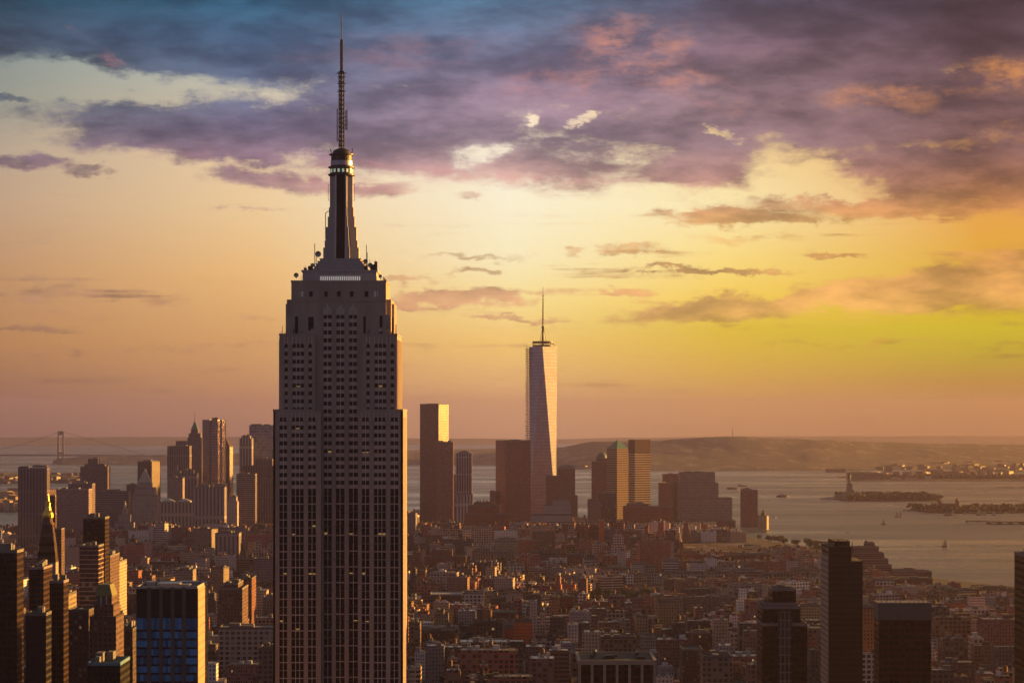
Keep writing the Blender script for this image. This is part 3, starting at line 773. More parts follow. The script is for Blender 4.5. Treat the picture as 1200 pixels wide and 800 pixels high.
    for z, r in ((424.8,2.4),(423,1.9),(419.8,2.0),(416,2.1)):
        for a in (0, math.pi/2): el_.bar((-r*math.cos(a),-r*math.sin(a),z),(r*math.cos(a),r*math.sin(a),z),.4)
    for x, za, zb in ((-2.1,391.6,407.6),(2.7,397,407.3),(2.1,397.5,406.5)):
        el_.bar((x,-.4,za),(x,-.4,zb),.42)
        for i in range(5): z = za+(zb-za)*(i+.3)/5; el_.bar((x,-.4,z),(0,-.4,z),.16)
    for s_ in (-1,1):
        el_.bar((s_*4.9,0,385.5),(s_*5.4,0,388.2),.35); el_.bar((s_*6.4,0,363),(s_*6.4,0,371),.16); el_.bar((s_*5.5,0,370.8),(s_*6.4,0,370.8),.16); el_.bar((s_*5.5,0,363.2),(s_*6.4,0,363.2),.16)
    el_.bar((-7.7,-1,344),(-7.7,-1,357),.35); el_.bar((-7.7,-1,357),(-5.9,-1,358),.3)
    el_.build('broadcast_panel', MT['metal_dark'], root)
    random.seed(31)
    def whip(x, y, z, h, w=.16):
        b = MB(); b.bar((x,y,z),(x,y,z+h),w); return b.build('whip_antenna', MT['metal_dark'], root)
    for k in range(16):                                   # aerials on the shoulders of the deck house
        sg = -1 if k < 7 else 1; x = sg*random.uniform(10.5,17.2); whip(x, random.uniform(-15,-8), 328.4, random.uniform(1.5,6.5))
    for x, h in ((-12.3,10.5),(12.6,10),(13,7),(-11.6,7)): whip(x, -10, 328.5, h*1.25, .3)
    for k in range(14):
        sg = random.choice((-1,1)); whip(sg*random.uniform(23,27.5), random.uniform(-24,-18), 297, random.uniform(1.5,5.5), .2)
    for k in range(8): whip(random.choice((-1,1))*random.uniform(11.5,22), -24, 297, random.uniform(1.2,3), .35)
    def dish(x, y, z, r):
        b = MB(); b.bar((x,y+.5,z-1.6),(x,y+.5,z),.25)
        for i in range(10):
            a, a2 = 2*math.pi*i/10, 2*math.pi*(i+1)/10
            b.face([(x,y+.45,z),(x+r*math.cos(a),y,z+r*math.sin(a)),(x+r*math.cos(a2),y,z+r*math.sin(a2))])
        b.build('dish_antenna', MT['metal'], root)
    for q in ((-10.6,-11,336.5,1.5),(12.2,-11,333,1.2),(14.6,-14,331,1.2),(-13,-14,331,1.0),(16.5,-14,330.5,1.0),(20,-24.5,300,1.1),(24,-24.6,299.6,.8),(-12.5,-24.2,299.8,.8),(-20.6,-18,326,1.2),(19.6,-18,325.5,.9)): dish(*q)
    for x, w, h in ((12.6,1.6,2.5),(16,2.2,3),(-14,2,2.4),(-16.5,1.2,1.5),(17.3,1.4,4.5)): b = MB(); b.cbox(x-w/2, x+w/2, -14, -12, 328.3, 328.3+h); b.build('plant_box', MT['metal_dark'], root)
    OCC_R.append((322,478,ED,330))
build_main_tower()

# ---- the tapered glass tower with spire
def build_glass_tower():
    D = 6600; x = wx(636.6, D); y = D+34; z0 = zg(x, y); k = D/F
    root = empty('tapered_glass_skyscraper', (x, y, z0), 0, 'tapering glass skyscraper with long triangular faces and a needle spire, tallest of the far skyline', 'skyscraper')
    zt = wz(406, D)-z0; zb = 40; a = 30.5; r = 34.2; off = math.radians(-3)
    base = [(a*x_, a*y_) for x_, y_ in ((-1,-1),(1,-1),(1,1),(-1,1))]
    rot = lambda p: (p[0]*math.cos(off)-p[1]*math.sin(off), p[0]*math.sin(off)+p[1]*math.cos(off))
    base = [rot(p) for p in base]; top = [rot(p) for p in ((0,-r),(r,0),(0,r),(-r,0))]
    pod = MB(); pod.prism(base, -1, zb, 0, 0); pod.build('podium', MT['tower_wtc'], root)
    for i in range(4):
        j = (i+1) % 4; b = MB()
        L = 61
        b.face([(*base[i],zb),(*base[j],zb),(*top[i],zt)], 0, [(0,zb),(L,zb),(L/2,zt)]); b.build('upright_face', MT['tower_wtc'], root)
        b = MB(); b.face([(*base[j],zb),(*top[j],zt),(*top[i],zt)], 0, [(24,zb),(48,zt),(0,zt)]); b.build('inverted_face', MT['tower_wtc'], root)
    rf = MB(); rf.face([(*p,zt) for p in top]); rf.build('roof', MT['roof_grey'], root)
    c = MB(); c.lathe([(22,zt),(25.5,zt+1),(25.5,zt+4.5),(23.5,zt+4.5)], n=24)
    for i in range(24):
        t_ = 2*math.pi*i/24; c.bar((25*math.cos(t_),25*math.sin(t_),zt+4),(25*math.cos(t_),25*math.sin(t_),zt+13),1.1)
    c.lathe([(24,zt+9),(26,zt+9),(26,zt+13.5),(23,zt+13.5)], n=24); c.build('crown_ring', MT['metal_dark'], root)
    zs = zt+13; tip = wz(334, D)-z0; s = MB()
    s.lathe([(3.2,zt),(2.8,zs+12),(2.3,zs+32),(4.4,zs+33),(4.4,zs+36),(2.0,zs+37),(1.5,zs+80),(.9,zs+110),(.3,tip)], n=10)
    for i in range(9): z = zs+45+i*8; s.lathe([(1.7,z),(2.5,z+.4),(2.5,z+1.8),(1.5,z+2.2)], n=8)
    s.build('spire', MT['metal_dark'], root)
    for k_ in range(4):
        t_ = math.pi*(.25+.5*k_)+.35; g = MB(); g.bar((11*math.cos(t_),11*math.sin(t_),zs-12),(1.5*math.cos(t_),1.5*math.sin(t_),zs+34),.8); g.build('guy_cable', MT['metal_dark'], root)
    h = MB(); random.seed(3)                              # hoist rack on the left side
    n = 64
    for i in range(n):
        z = 60+i*(zt-62)/n; w = random.choice((6.5,8,10))
        h.cbox(-r-w+1.5, -r+3, -6, 2, z, z+2.2)
    h.bar((-r-3,-4,0),(-r-3,-4,zt+2),1.2); h.bar((-r-7,-4,0),(-r-7,-4,zt),1.2); h.build('builders_hoist', MT['metal_dark'], root)
    OCC.append((x,y,45)); OCC_R.append((620,654,D,400)); LAND.append((637,600,'the tapering glass tower',D))
MT['tower_wtc'] = facade('tower_wtc', (.17,.175,.21), glass=(.30,.32,.41), pu=6.0, pv=8.0, fu=.93, fv=.84, rough=.36, metal=.75, wmetal=.7, wrough=.4, blinds=.0, lit=0, jit=.2, dirt=.1)
build_glass_tower()

# ---- downtown, left group
r,i_ = hb('apartment_slab','dark violet high-rise slab with ribbed wide front, standing before the open river',4900,[(21,55,549),(22,33,547,8),(38,55,546,8)],MT['tower_strip'],30,col=(.62,.6,.7),lm='the dark ribbed slab',bulkh=3)
hb('office_block','broad pale violet slab with a flat roof beside the gold cupola',5000,[(66,104,573.5)],MT['tower_purple'],40,col=(1.5,1.5,1.6),lm='the broad pale violet slab')
hb('office_block','dark low-topped block rising just behind the broad pale violet slab',5500,[(80,108,567)],MT['tower_purple'],40,col=(.9,.9,1))
hb('stepped_tower','dark stepped tower alone against the water near the suspension bridge',6500,[(94,126,547),(99,123,544,3),(103,115,538,8)],MT['tower_purple'],45,col=(.6,.55,.65),lm='the dark stepped tower')
hb('office_block','long low blue grey slab with fine level lines below the dark stepped tower',6000,[(107,150,576)],MT['tower_band'],45,col=(.5,.5,.62),roof='roof_grey')
hb('office_block','flat grey roofed block wedged under the bright water strip',6200,[(148,160,568)],MT['tower_purple'],45)
hb('office_tower','dark maroon tower with a glowing orange side behind the stone pyramid tower',6300,[(160,178,186,541)],MT['brick_dark'],40,phi=25,lm='the orange-sided maroon tower')
r,i_ = hb('pyramid_tower','pale stone courthouse tower ending in a steep pyramid roof',5900,[(155,184,580),(158,181,572,3),(161,177,566,6)],MT['tower_stone'],38,bulk=False,lm='the stone pyramid tower')
x0,x1,dd,zt = i_[-1]; b = MB(); b.prism([(x0,-dd/2),(x1,-dd/2),(x1,dd/2),(x0,dd/2)], zt, zt+32, 0, 0, [((x0+x1)/2-.3,-.3),((x0+x1)/2+.3,-.3),((x0+x1)/2+.3,.3),((x0+x1)/2-.3,.3)]); b.build('roof', MT['stone_pale'], r)
r,i_ = hb('ornate_tower','pale stepped stone tower with ornate wedding-cake top',5300,[(128,160,628),(134,157,612,4),(139,153,603,8),(143,149,597,12)],MT['tower_stone'],36,bulk=False,lm='the wedding-cake tower')
x0,x1,dd,zt = i_[-1]; b = MB(); b.lathe([(4,zt),(3,zt+8),(.2,zt+18)],(x0+x1)/2,0,8); b.build('spire', MT['stone_pale'], r)
hb('office_tower','grey tower with dark vertical stripes under a flat band, foot of the far bay',6500,[(196,222,523)],MT['tower_strip'],45,col=(.9,.9,1),roof='roof_grey',lm='the vertically striped tower')
hb('office_tower','plain purple tower top peeping behind the spire tower and the striped one',6800,[(206,228,517)],MT['tower_purple'],40,bulk=False)
r,i_ = hb('spired_tower','old slim tower with stepped shoulders, steep pyramid roof and thin flagpole',6700,[(219.6,236.6,513),(221,235,508,3),(223.6,232,503,8)],MT['tower_purple'],34,bulk=False,col=(.95,.95,1),lm='the slim spired tower')
x0,x1,dd,zt = i_[-1]; cx_ = (x0+x1)/2; w_ = (x1-x0)/2
b = MB(); b.prism(rect(2*w_,2*w_,cx_,0), zt, zt+20, 0, 0, rect(1.6,1.6,cx_,0)); b.build('roof', MT['copper_green'], r)
b = MB(); b.bar((cx_,0,zt+19),(cx_,0,zt+48),1.2,0,.3); b.build('flagpole', MT['metal_dark'], r)
# rippled steel apartment tower: undulating bays catch the sun
def rippled():
    D = 6100; x = wx(249.7, D); z0 = zg(x, D+24); zt = wz(491.6, D)-z0
    root = empty('rippled_steel_tower', (x, D+24, z0), 0, 'shining rippled steel apartment tower with bright gold vertical edges', 'skyscraper')
    hw = (262.4-237)/2*D/F
    fr = [(-hw,-22),(-hw+13.5,-22),(-hw+14.5,-26),(-hw+17,-26),(-hw+19.8,-20.5),(-hw+32,-20.5),(-hw+33,-27),(-hw+35,-27),(-hw+39,-18),(-hw+43.5,-15.5),(hw,-9)]
    poly = fr+[(hw,20),(-hw,20)]
    b = MB(); b.prism(poly, zt*.42, zt, 0, 1); b.build('wall', [MT['tower_steel'], MT['roof_grey']], root)
    b = MB(); b.box(-hw-3, hw+3, -24, 24, -1, zt*.42, 0, 1); b.build('lower_wall', [MT['tower_stone'], MT['roof_grey']], root)
    b = MB(); b.cbox(-4, 8, -6, 6, zt, zt+4); b.bar((-6,0,zt+3.5),(8,0,zt+4.5),1.2); b.build('bulkhead', MT['metal_dark'], root)
    OCC.append((x,D+24,38)); OCC_R.append((236,264,D,492)); LAND.append((250,600,'the rippled steel tower',D))
rippled()
r,i_ = hb('peaked_tower','dark tower with one slanted peak and glowing orange edge beside the rippled steel tower',6400,[(262,269,272.5,523)],MT['brick_dark'],40,phi=30,bulk=False)
x0,x1,dd,zt = i_[0]; b = MB(); b.prism([(x0,-dd/2),(x1,-dd/2),(x1,dd/2),(x0,dd/2)], zt, zt+19, 0, 0, [(x0,-1),(x0+1.5,-1),(x0+1.5,1),(x0,1)]); b.build('roof', MT['roof_brown'], r)
hb('office_tower','pale masonry tower with light ribs beside the big blue glass block',6500,[(280.4,295,514),(283,293,511,4)],MT['tower_stonestrip'],40)
hb('glass_tower','wide flat-topped blue grey glass tower half hidden by the giant skyscraper',6700,[(292,327,498.6)],MT['tower_glassblue'],50,roof='roof_grey',lm='the blue glass tower')
hb('office_block','dark plum block in front of the blue glass tower',5900,[(283.6,321,546),(298,319,538,8)],MT['tower_strip'],45,col=(.55,.42,.5))
hb('office_block','grey slab drawn with close level window lines in front of the plum block',5500,[(277,299,555.5)],MT['tower_band'],40,col=(.62,.58,.66))
hb('office_block','tan topped stone block with a chimney box below the spired tower',6000,[(209,230,555),(213,226,551,5)],MT['tower_stonestrip'],40,col=(.8,.76,.8))
hb('office_block','dull stone block packed against the foot of the vertically striped tower',5700,[(196,214,560)],MT['tower_stone'],36,col=(.75,.7,.8))
r,i_ = hb('twin_capped_block','pale stone twin block with two pale blue hipped caps',5400,[(187,230,589)],MT['tower_stonestrip'],45,bulk=False,lm='the twin-capped stone block')
for cx_ in (-21, 12):
    b = MB(); zt = i_[0][3]; b.prism(rect(22,22,cx_,-6), zt, zt+3, 0, 0, rect(25,25,cx_,-6)); b.prism(rect(25,25,cx_,-6), zt+3, zt+8, 0, 0, rect(4,4,cx_,-6)); b.build('hipped_cap', MT['copper_pale'] if 'copper_pale' in MT else MT['roof_light'], r)
hb('office_block','light stone building filling the space before the rippled steel tower',5250,[(227,263,571)],MT['tower_stonestrip'],40,col=(.92,.9,.95))
hb('office_block','small light block with a narrow higher shoulder right of the rippled tower foot',5400,[(265,278,588),(268,277,582,4)],MT['tower_stone'],30,col=(1.25,1.25,1.35))
hb('round_corner_block','white banded round-cornered block with a sunlit orange corner',4900,[(181,193,196.5,613)],MT['whiteband'],30,phi=25,col=(.75,.72,.78))
hb('municipal_tower','stone tower with a thin lantern top among the violet blocks',6100,[(199,215,560),(202,211,552,5),(204.5,208,545,10)],MT['tower_stone'],30,col=(.85,.8,.88))
hb('office_block','broad brown grey block with a lit orange corner at the foot of the rippled tower',4700,[(226,248,254,620)],MT['tower_stone'],40,phi=25,col=(.62,.55,.55))
hb('office_block','pale blue block with a sharp white flue beside it',4500,[(252,280,625)],MT['tower_stonestrip'],40,col=(.8,.8,.9))
# ---- near left
def gold_cupola_tower():
    D = 2330; x = wx(57, D); z0 = zg(x, D); root = empty('clock_tower', (x, D, z0), 0, 'slim stone tower with pointed pyramid roof and a glowing gilded cupola', 'tower')
    k = D/F; Z = lambda y: wz(y, D)-z0
    b = MB(); b.box(-9.5, 8, -9, 9, -1, Z(672), 0, 1); b.build('wall', [MT['tower_stone'], MT['roof_brown']], root)
    b = MB(); b.box(-8.7, 7.4, -8, 8, Z(672), Z(658), 0, 1)
    for i in range(5): b.cbox(-7.6+i*3.2, -6.8+i*3.2, -8.5, -8, Z(670), Z(659))
    b.build('belfry', [MT['limestone'], MT['roof_brown']], root)
    b = MB(); b.prism(rect(16,16,-.5,0), Z(658), Z(614), 0, 0, rect(8.6,8.6,-.5,0))
    for k in range(3): b.cbox(-8+k*.9, 7-k*.9, -8+k*.9, -7.6+k*.9, Z(650-k*11), Z(646-k*11)); b.build('roof', MT['roof_brown'], root)
    b = MB(); b.lathe([(5.4,Z(615)),(5.4,Z(612)),(4.0,Z(611)),(3.8,Z(603))],-.5,0,10); b.build('lantern', MT['roof_brown'], root)
    b = MB(); b.lathe([(4.7,Z(606)),(4.9,Z(603.5)),(4.3,Z(600.5)),(2.6,Z(597)),(2.1,Z(593)),(2.3,Z(589)),(1.2,Z(586.5)),(.8,Z(583)),(.2,Z(578))],-.5,0,12); b.build('cupola', MT['gold'], root)
    OCC_R.append((46,70,D,580)); LAND.append((57,640,'the gold cupola tower',D))
gold_cupola_tower()
r,i_ = hb('gilded_turret_block','block behind the cupola tower whose squat turret glows gold',3300,[(50,72,620),(57,65,602,8),(58,64.6,581,10)],MT['brick_dark'],24,bulk=False)
hb('black_slab','black glass slab at the edge of the view with dull orange side stripes',1650,[(-16,20,646.5)],MT['tower_black'],22,lm='the black slab')
hb('dark_tower','narrow black tower with an orange striped side just below the gold cupola tower',1900,[(34,51,666)],MT['tower_black'],36,col=(1.4,1.2,1.2))
hb('dark_tower','low black tower with dim horizontal lines and a plain orange side',1550,[(30,54,720)],MT['tower_blackband'],18,col=(.7,.7,.7))
hb('dark_tower','black tower with thin orange edge set against a sunlit tan tower',1750,[(58,74.5,682)],MT['tower_black'],20,col=(1.2,1.1,1.1))
hb('tan_tower','slender tan tower glowing orange behind the black tower',2000,[(70,77,698)],MT['tan'],50,col=(.5,.5,.5))
hb('banded_tower','reddish brown tower crossed by many thin cream balcony lines',2350,[(93,115.5,640)],MT['creamband'],30,lm='the cream-lined tower')
hb('black_tower','tall plain black tower with a thin lit rim beside the cream-lined tower',2450,[(97.5,123,607)],MT['tower_black'],26,lm='the plain black tower')
hb('tan_tower','sunlit amber apartment tower with a spike at its corner',2900,[(121,129,652)],MT['brick_dark'],70,lm='the amber tower')
hb('tan_tower','shorter amber striped tower right behind the spiked amber tower',2980,[(131,139.5,659)],MT['tan'],60)
r,i_ = hb('mansard_tower','dark tower topped by a pale olive mansard roof',1700,[(105,136,722),(110,133,708,3),(112,131,698,6)],MT['brick_dark'],34,bulk=False,parapet=0,lm='the olive-roofed tower')
x0,x1,dd,zt = i_[-1]; b = MB(); b.prism([(x0-.4,-dd/2-.4),(x1+.4,-dd/2-.4),(x1+.4,dd/2+.4),(x0-.4,dd/2+.4)], zt, zt+7, 0, 0, [(x0+1.6,-dd/2+2),(x1-1.6,-dd/2+2),(x1-1.6,dd/2-2),(x0+1.6,dd/2-2)]); b.build('roof', plain('olive_roof',(.16,.15,.07),.7), r)
b = MB()
for e in (-1,1): b.cbox(e*1.8-.5+(x0+x1)/2, e*1.8+.5+(x0+x1)/2, -dd/2-.25, -dd/2, zt-22, zt)
b.build('pilaster', MT['stone_pale'], r)
hb('teal_roof_block','near low block with dark teal patina walls beneath the olive-roofed tower',1450,[(103,141,778)],MT['tower_black'],36,col=(.7,1.5,1.9))
hb('dark_block','dark brick block with an orange strip of sunlit wall beside the blue-windowed tower',1800,[(140,155.5,738)],MT['brick_dark'],36,col=(.5,.5,.5))
hb('dark_block','dark crowded rooftop block under the cream-lined tower',1800,[(79,104,716),(82,100,722,4)],MT['brick_dark'],40,col=(.5,.45,.45))
# ---- near blue-windowed tower, windows modelled one by one
def blue_tower():
    D = 1230; x0 = wx(159.6, D); x1 = wx(231.4, D); cx_ = (x0+x1)/2; w = x1-x0; dp = 41; y = D+dp/2; z0 = 2.0
    root = empty('blue_window_tower', (cx_, y, z0), 0, 'flat-topped dark tower with rows of bright blue windows and glowing orange side', 'office tower')
    zt = wz(688, D)-z0; K = D/F
    b = MB(); b.box(-w/2+.5, w/2-.02, -dp/2+.7, dp/2, -1, zt-.5, 0, 1); b.build('wall', [MT['tower_dull'], MT['roof_grey']], root)
    L = lambda X: (150+X/5-159.6)*K-w/2
    bays = [(50,110),(135,183),(204,250),(272,315),(340,404)]
    p = MB(); prev = -w/2
    for a, c in bays:
        p.cbox(prev, L(a), -dp/2, -dp/2+.9, -1, zt); prev = L(c)
    p.cbox(prev, w/2, -dp/2, -dp/2+.9, -1, zt); p.build('pier', MT['pier_brown'], root)
    for bi, (a, c) in enumerate(bays):
        t_ = MB(); t_.cbox(L(a), L(c), -dp/2+.25, -dp/2+.7, wz(723, D)-z0, zt-.3); t_.build('louver_panel', MT['louver'], root)
        rows = [(640+Y0/5, 640+Y1/5) for Y0, Y1 in ((418,486),(498,541),(549,590),(600,640),(650,690),(700,740),(750,795))]
        rows += [(rows[-1][0]+10.2*i, rows[-1][1]+10.2*i) for i in range(1, 6)]
        for (ya, yb) in rows:
            g = MB(); za, zb = wz(yb, D)-z0, wz(ya, D)-z0
            n = 3 if c-a > 45 else 2
            for j in range(n):
                u0 = L(a)+(L(c)-L(a))*j/n; u1 = L(a)+(L(c)-L(a))*(j+1)/n; k = random.uniform(.45,1.6); g.col = (k*random.uniform(.8,1.2), k, k)
                g.face([(u0+.06,-dp/2+.3,za),(u1-.06,-dp/2+.3,za),(u1-.06,-dp/2+.3,zb),(u0+.06,-dp/2+.3,zb)])
            g.build('window', MT['blue_glass'], root)
            sp_ = MB(); sp_.cbox(L(a), L(c), -dp/2+.1, -dp/2+.6, zb, zb+.9); sp_.build('spandrel', MT['glass_dark'], root)
    r_ = MB()
    for (a0,a1,b0,b1) in ((-w/2,w/2,-dp/2,-dp/2+.7),(-w/2,w/2,dp/2-.7,dp/2),(-w/2,-w/2+.7,-dp/2+.7,dp/2-.7),(w/2-.7,w/2,-dp/2+.7,dp/2-.7)): r_.cbox(a0,a1,b0,b1,zt-.6,zt+.6)
    r_.build('parapet', MT['stone_pale'], root)
    s = MB(); s.box(w/2, w/2+.3, -dp/2+.2, dp/2-.2, -1, zt-.6, 0); s.build('side_wall', MT['side_tan'], root)
    q = MB(); 
    for (a,b_,c,d,h) in ((-6,4,-8,6,1.6),(5,9,-10,-2,1.2),(-12,-8,0,8,1.8),(2,11,8,14,1.5)): q.cbox(a,b_,c,d,zt-.5,zt-.5+h)
    q.build('roof_plant', MT['metal'], root)
    OCC.append((cx_,y,30)); OCC_R.append((159,243,D,688)); LAND.append((200,740,'the blue-windowed tower',D))
MT['tower_dull'] = plain('tower_dull', (.05,.04,.04), .8)
MT['pier_brown'] = plain('pier_brown', (.10,.085,.08), .8)
MT['louver'] = plain('louver', (.018,.012,.012), .8)
MT['blue_glass'] = plain('blue_glass', (.03,.19,.46), .2, .3)
MT['side_tan'] = facade('side_tan', (.40,.28,.20), pu=2.4, pv=3.9, fu=.2, fv=.3, blinds=0)
blue_tower()
# ---- left mid
hb('apartment_block','dark brick block with orange-lit corner towers above the arched white row',2700,[(256,284,690),(262,279,684,4)],MT['brick_dark'],60,lm='the orange-cornered brick block')
hb('apartment_block','narrow brick tower with one sunlit golden side behind the dark brick block',2950,[(284,295,678)],MT['brick_red'],50,col=(.6,.6,.6))
hb('long_white_block','long low white building with two rows of arched windows',2500,[(256,323,736)],MT['whitegrid'],36,roof='roof_light',col=(.55,.5,.52),lm='the long arched-window building')
hb('loft_building','brown loft building with a pale cornice just beside the giant skyscraper',2200,[(303,325,760)],MT['tan_grid'],36,col=(.5,.45,.5))
hb('office_block','olive grey flat block with a high lit corner between low roofs',3700,[(205,226,668)],MT['tower_stone'],40,col=(.75,.72,.65))
hb('office_block','brownish block with a narrow golden corner at mid distance',3500,[(246,262,267,665)],MT['tan'],40,phi=20,col=(.5,.48,.5))
hb('office_block','tall mauve slab standing close beside the giant skyscraper',3900,[(297,321,655)],MT['tower_stone'],40,col=(.55,.5,.58))
hb('office_block','plum apartment block with many tiny windows, low beside the giant skyscraper',3200,[(308,324,700)],MT['tower_purple'],40)
# ---- centre skyline
r,i_ = hb('gold_sided_tower','tall plum tower whose upper side blazes gold, left of the water gap',6300,[(491.6,514,525.5,473.6)],MT['tower_maroonglass'] if 'tower_maroonglass' in MT else MT['tower_maroon'],50,phi=35,roof='roof_grey',bulkh=3,lm='the gold-sided tower')
hb('plum_tower','shorter plum tower standing right against the gold-sided tower',6150,[(511,531,518)],MT['tower_maroon'],36,col=(1.1,1.15,1.3),lm='the shorter plum tower')
hb('ribbed_tower','slim blue grey tower with white ribs and a louvred cap',6300,[(534,553,531.5),(537,550,530,3)],MT['tower_strip'],40,col=(1.4,1.5,1.8),lm='the slim ribbed tower')
hb('teal_annex','thin teal glass strip building beside the shorter plum tower',6250,[(530.5,534.5,557)],MT['tower_glassblue'],30,col=(.8,1.2,1.3),bulk=False)
hb('ribbed_block','pale ribbed block at the foot of the slim ribbed tower',6000,[(533,554,580)],MT['tower_stonestrip'],40,col=(1.1,1.1,1.25))
hb('red_brown_tower','broad flat red brown tower just before the tapering glass tower',6250,[(580.6,592,622,516.5)],MT['tower_maroon'],50,phi=-17,lm='the broad red brown tower',col=(1.15,1.05,1.05),bulkh=3)
hb('small_block','small dark block filling the gap beside the red brown tower',6300,[(574,582,576)],MT['tower_purple'],30)
r,i_ = hb('brick_tower_block','wide red brick block with small turrets on a stepped roof',5300,[(544,597,602),(549,586,592,5),(555,580,589,9)],MT['brick_red'],40,lm='the turreted red brick block')
for k in range(7): b = MB(); b.cbox(-20+k*6.4, -18+k*6.4, -10, -8, i_[2][3]-.3, i_[2][3]+6); b.build('turret', MT['brick_red'], r)
hb('white_stepped_block','white terraced block stepping down with many level bands',5500,[(610,669,612),(622,669,603,4),(637,669,592,8),(648,668,586,12)],MT['whiteband'],46,roof='roof_light',lm='the white terraced block',col=(.85,.85,.95))
hb('small_block','plum block with tiny arched windows behind the white terraced block',6100,[(640,656,558)],MT['tower_maroon'],36)
r,i_ = hb('domed_tower','plum tower with a low blue grey domed roof and stepped flank',6900,[(650,677,581),(653,674,549,4)],MT['tower_maroon'],46,bulk=False,col=(.95,1,1.2),lm='the low-domed tower')
x0,x1,dd,zt = i_[-1]; b = MB(); b.prism([(x0,-dd/2),(x1,-dd/2),(x1,dd/2),(x0,dd/2)], zt, zt+7, 0, 0, [(x0+6,-dd/2+6),(x1-6,-dd/2+6),(x1-6,dd/2-6),(x0+6,dd/2-6)]); b.prism([(x0+6,-dd/2+6),(x1-6,-dd/2+6),(x1-6,dd/2-6),(x0+6,dd/2-6)], zt+7, zt+10.5, 0, 0, [(x0+13,-dd/2+13),(x1-13,-dd/2+13),(x1-13,dd/2-13),(x0+13,dd/2-13)]); b.build('roof', MT['roof_slate'] if 'roof_slate' in MT else MT['roof_grey'], r)
MT['roof_slate'] = plain('roof_slate', (.10,.15,.17), .6)
r,i_ = hb('round_domed_tower','plum tower with a dark round dome beside the green pyramid tower',6950,[(693.6,712,541),(699,712,537,3)],MT['tower_maroon'],44,bulk=False,lm='the round-domed tower')
x0,x1,dd,zt = i_[-1]; b = MB(); R_ = (x1-x0)/2; b.lathe([(R_*math.cos(a*math.pi/16), zt+R_*1.2*math.sin(a*math.pi/16)) for a in range(0,8)]+[(0.01, zt+R_*1.2)],(x0+x1)/2,0,16); b.build('dome', MT['roof_slate'], r)
r,i_ = hb('green_pyramid_tower','plum tower crowned by a sea green pyramid roof',6800,[(711.6,723,737,525.5)],MT['tower_gp'] if 'tower_gp' in MT else MT['tower_goldband'],50,phi=-38,bulk=False,parapet=0,col=(.62,.58,.6),lm='the green pyramid tower')
x0,x1,dd,zt = i_[-1]; b = MB(); b.prism(rect(x1-x0,dd), zt, zt+22, 0, 0, rect(.6,.6)); b.build('roof', MT['copper_green'], r)
r,i_ = hb('gold_striped_tower','square tower with shining gold level stripes under a dark plain top',6600,[(737,744,762.6,515.6)],MT['tower_goldband'],52,phi=-31,roof='roof_brown',lm='the gold-striped tower',bulk=False)
x0,x1,dd,zt = i_[0]; b = MB(); b.cbox(x0-.3, x1+.3, -dd/2-.3, dd/2+.3, zt-30, zt+.5); b.build('crown_band', MT['brown_band'] if 'brown_band' in MT else MT['roof_brown'], r)
hb('glass_tower','dark glass tower with scattered pale windows in front of the domed towers',5600,[(702,722,577.5)],MT['tower_bluewin'],36,lm='the dark speckled glass tower')
hb('grey_block','grey mauve block with two upper window bars beside the dark glass tower',5500,[(689,704,586)],MT['tower_stone'],36,col=(.6,.5,.55))
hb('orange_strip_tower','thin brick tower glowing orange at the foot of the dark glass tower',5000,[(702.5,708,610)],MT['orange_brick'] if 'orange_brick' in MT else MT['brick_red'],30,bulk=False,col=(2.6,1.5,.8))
hb('telephone_block','wide brick red block with pale vertical frames below the gold-striped tower',5700,[(731,788,594),(735,760,591,5)],MT['brick_red'],50,col=(1.1,1,1.05),lm='the wide brick block with pale frames')
hb('stepped_office_tower','plum stepped tower with a flat dark cap beside the wide light grid tower',6700,[(772,789,800,566)],MT['tower_maroon'],50,phi=30,col=(1.2,1.3,1.4))
hb('office_tower','flat dark cap tower leaning over the plum stepped tower',6900,[(777,800,556)],MT['tower_maroon'],40)
r,i_ = hb('grid_office_tower','wide mauve office tower with a fine pale grid and stepped shoulder',6700,[(794,858,583.5),(794,842,566,3),(796,838,553.6,6)],MT['tower_grid'],52,lm='the wide grid office tower',col=(.9,.8,.85))
hb('low_block','plain maroon block finishing the shoulder of the wide grid office tower',6300,[(841,862,610)],MT['tower_maroon'],40)
hb('river_tower','lone maroon slab with pale windows standing by the river',6300,[(869,888,574.5),(870,881,573,3)],MT['tower_maroon'],36,lm='the lone maroon river tower',col=(1.3,1.2,1.4))
r,i_ = hb('gold_brick_tower','gold-lit tan tower with a rounded roof tank beside the lone river slab',6150,[(888.4,898.5,901.5,604.5)],MT['tan'],20,phi=25,bulk=False,lm='the gold-lit tan tower')
x0,x1,dd,zt = i_[-1]; b = MB(); b.lathe([(5,zt),(5,zt+6),(2.5,zt+10),(1,zt+15)],0,0,10); b.build('roof_tank', MT['tank_wood'], r)
hb('long_warehouse','long maroon waterfront warehouse reaching left of the river trees',5350,[(800,893,640)],MT['brick_red'],50,col=(.8,.75,.8))
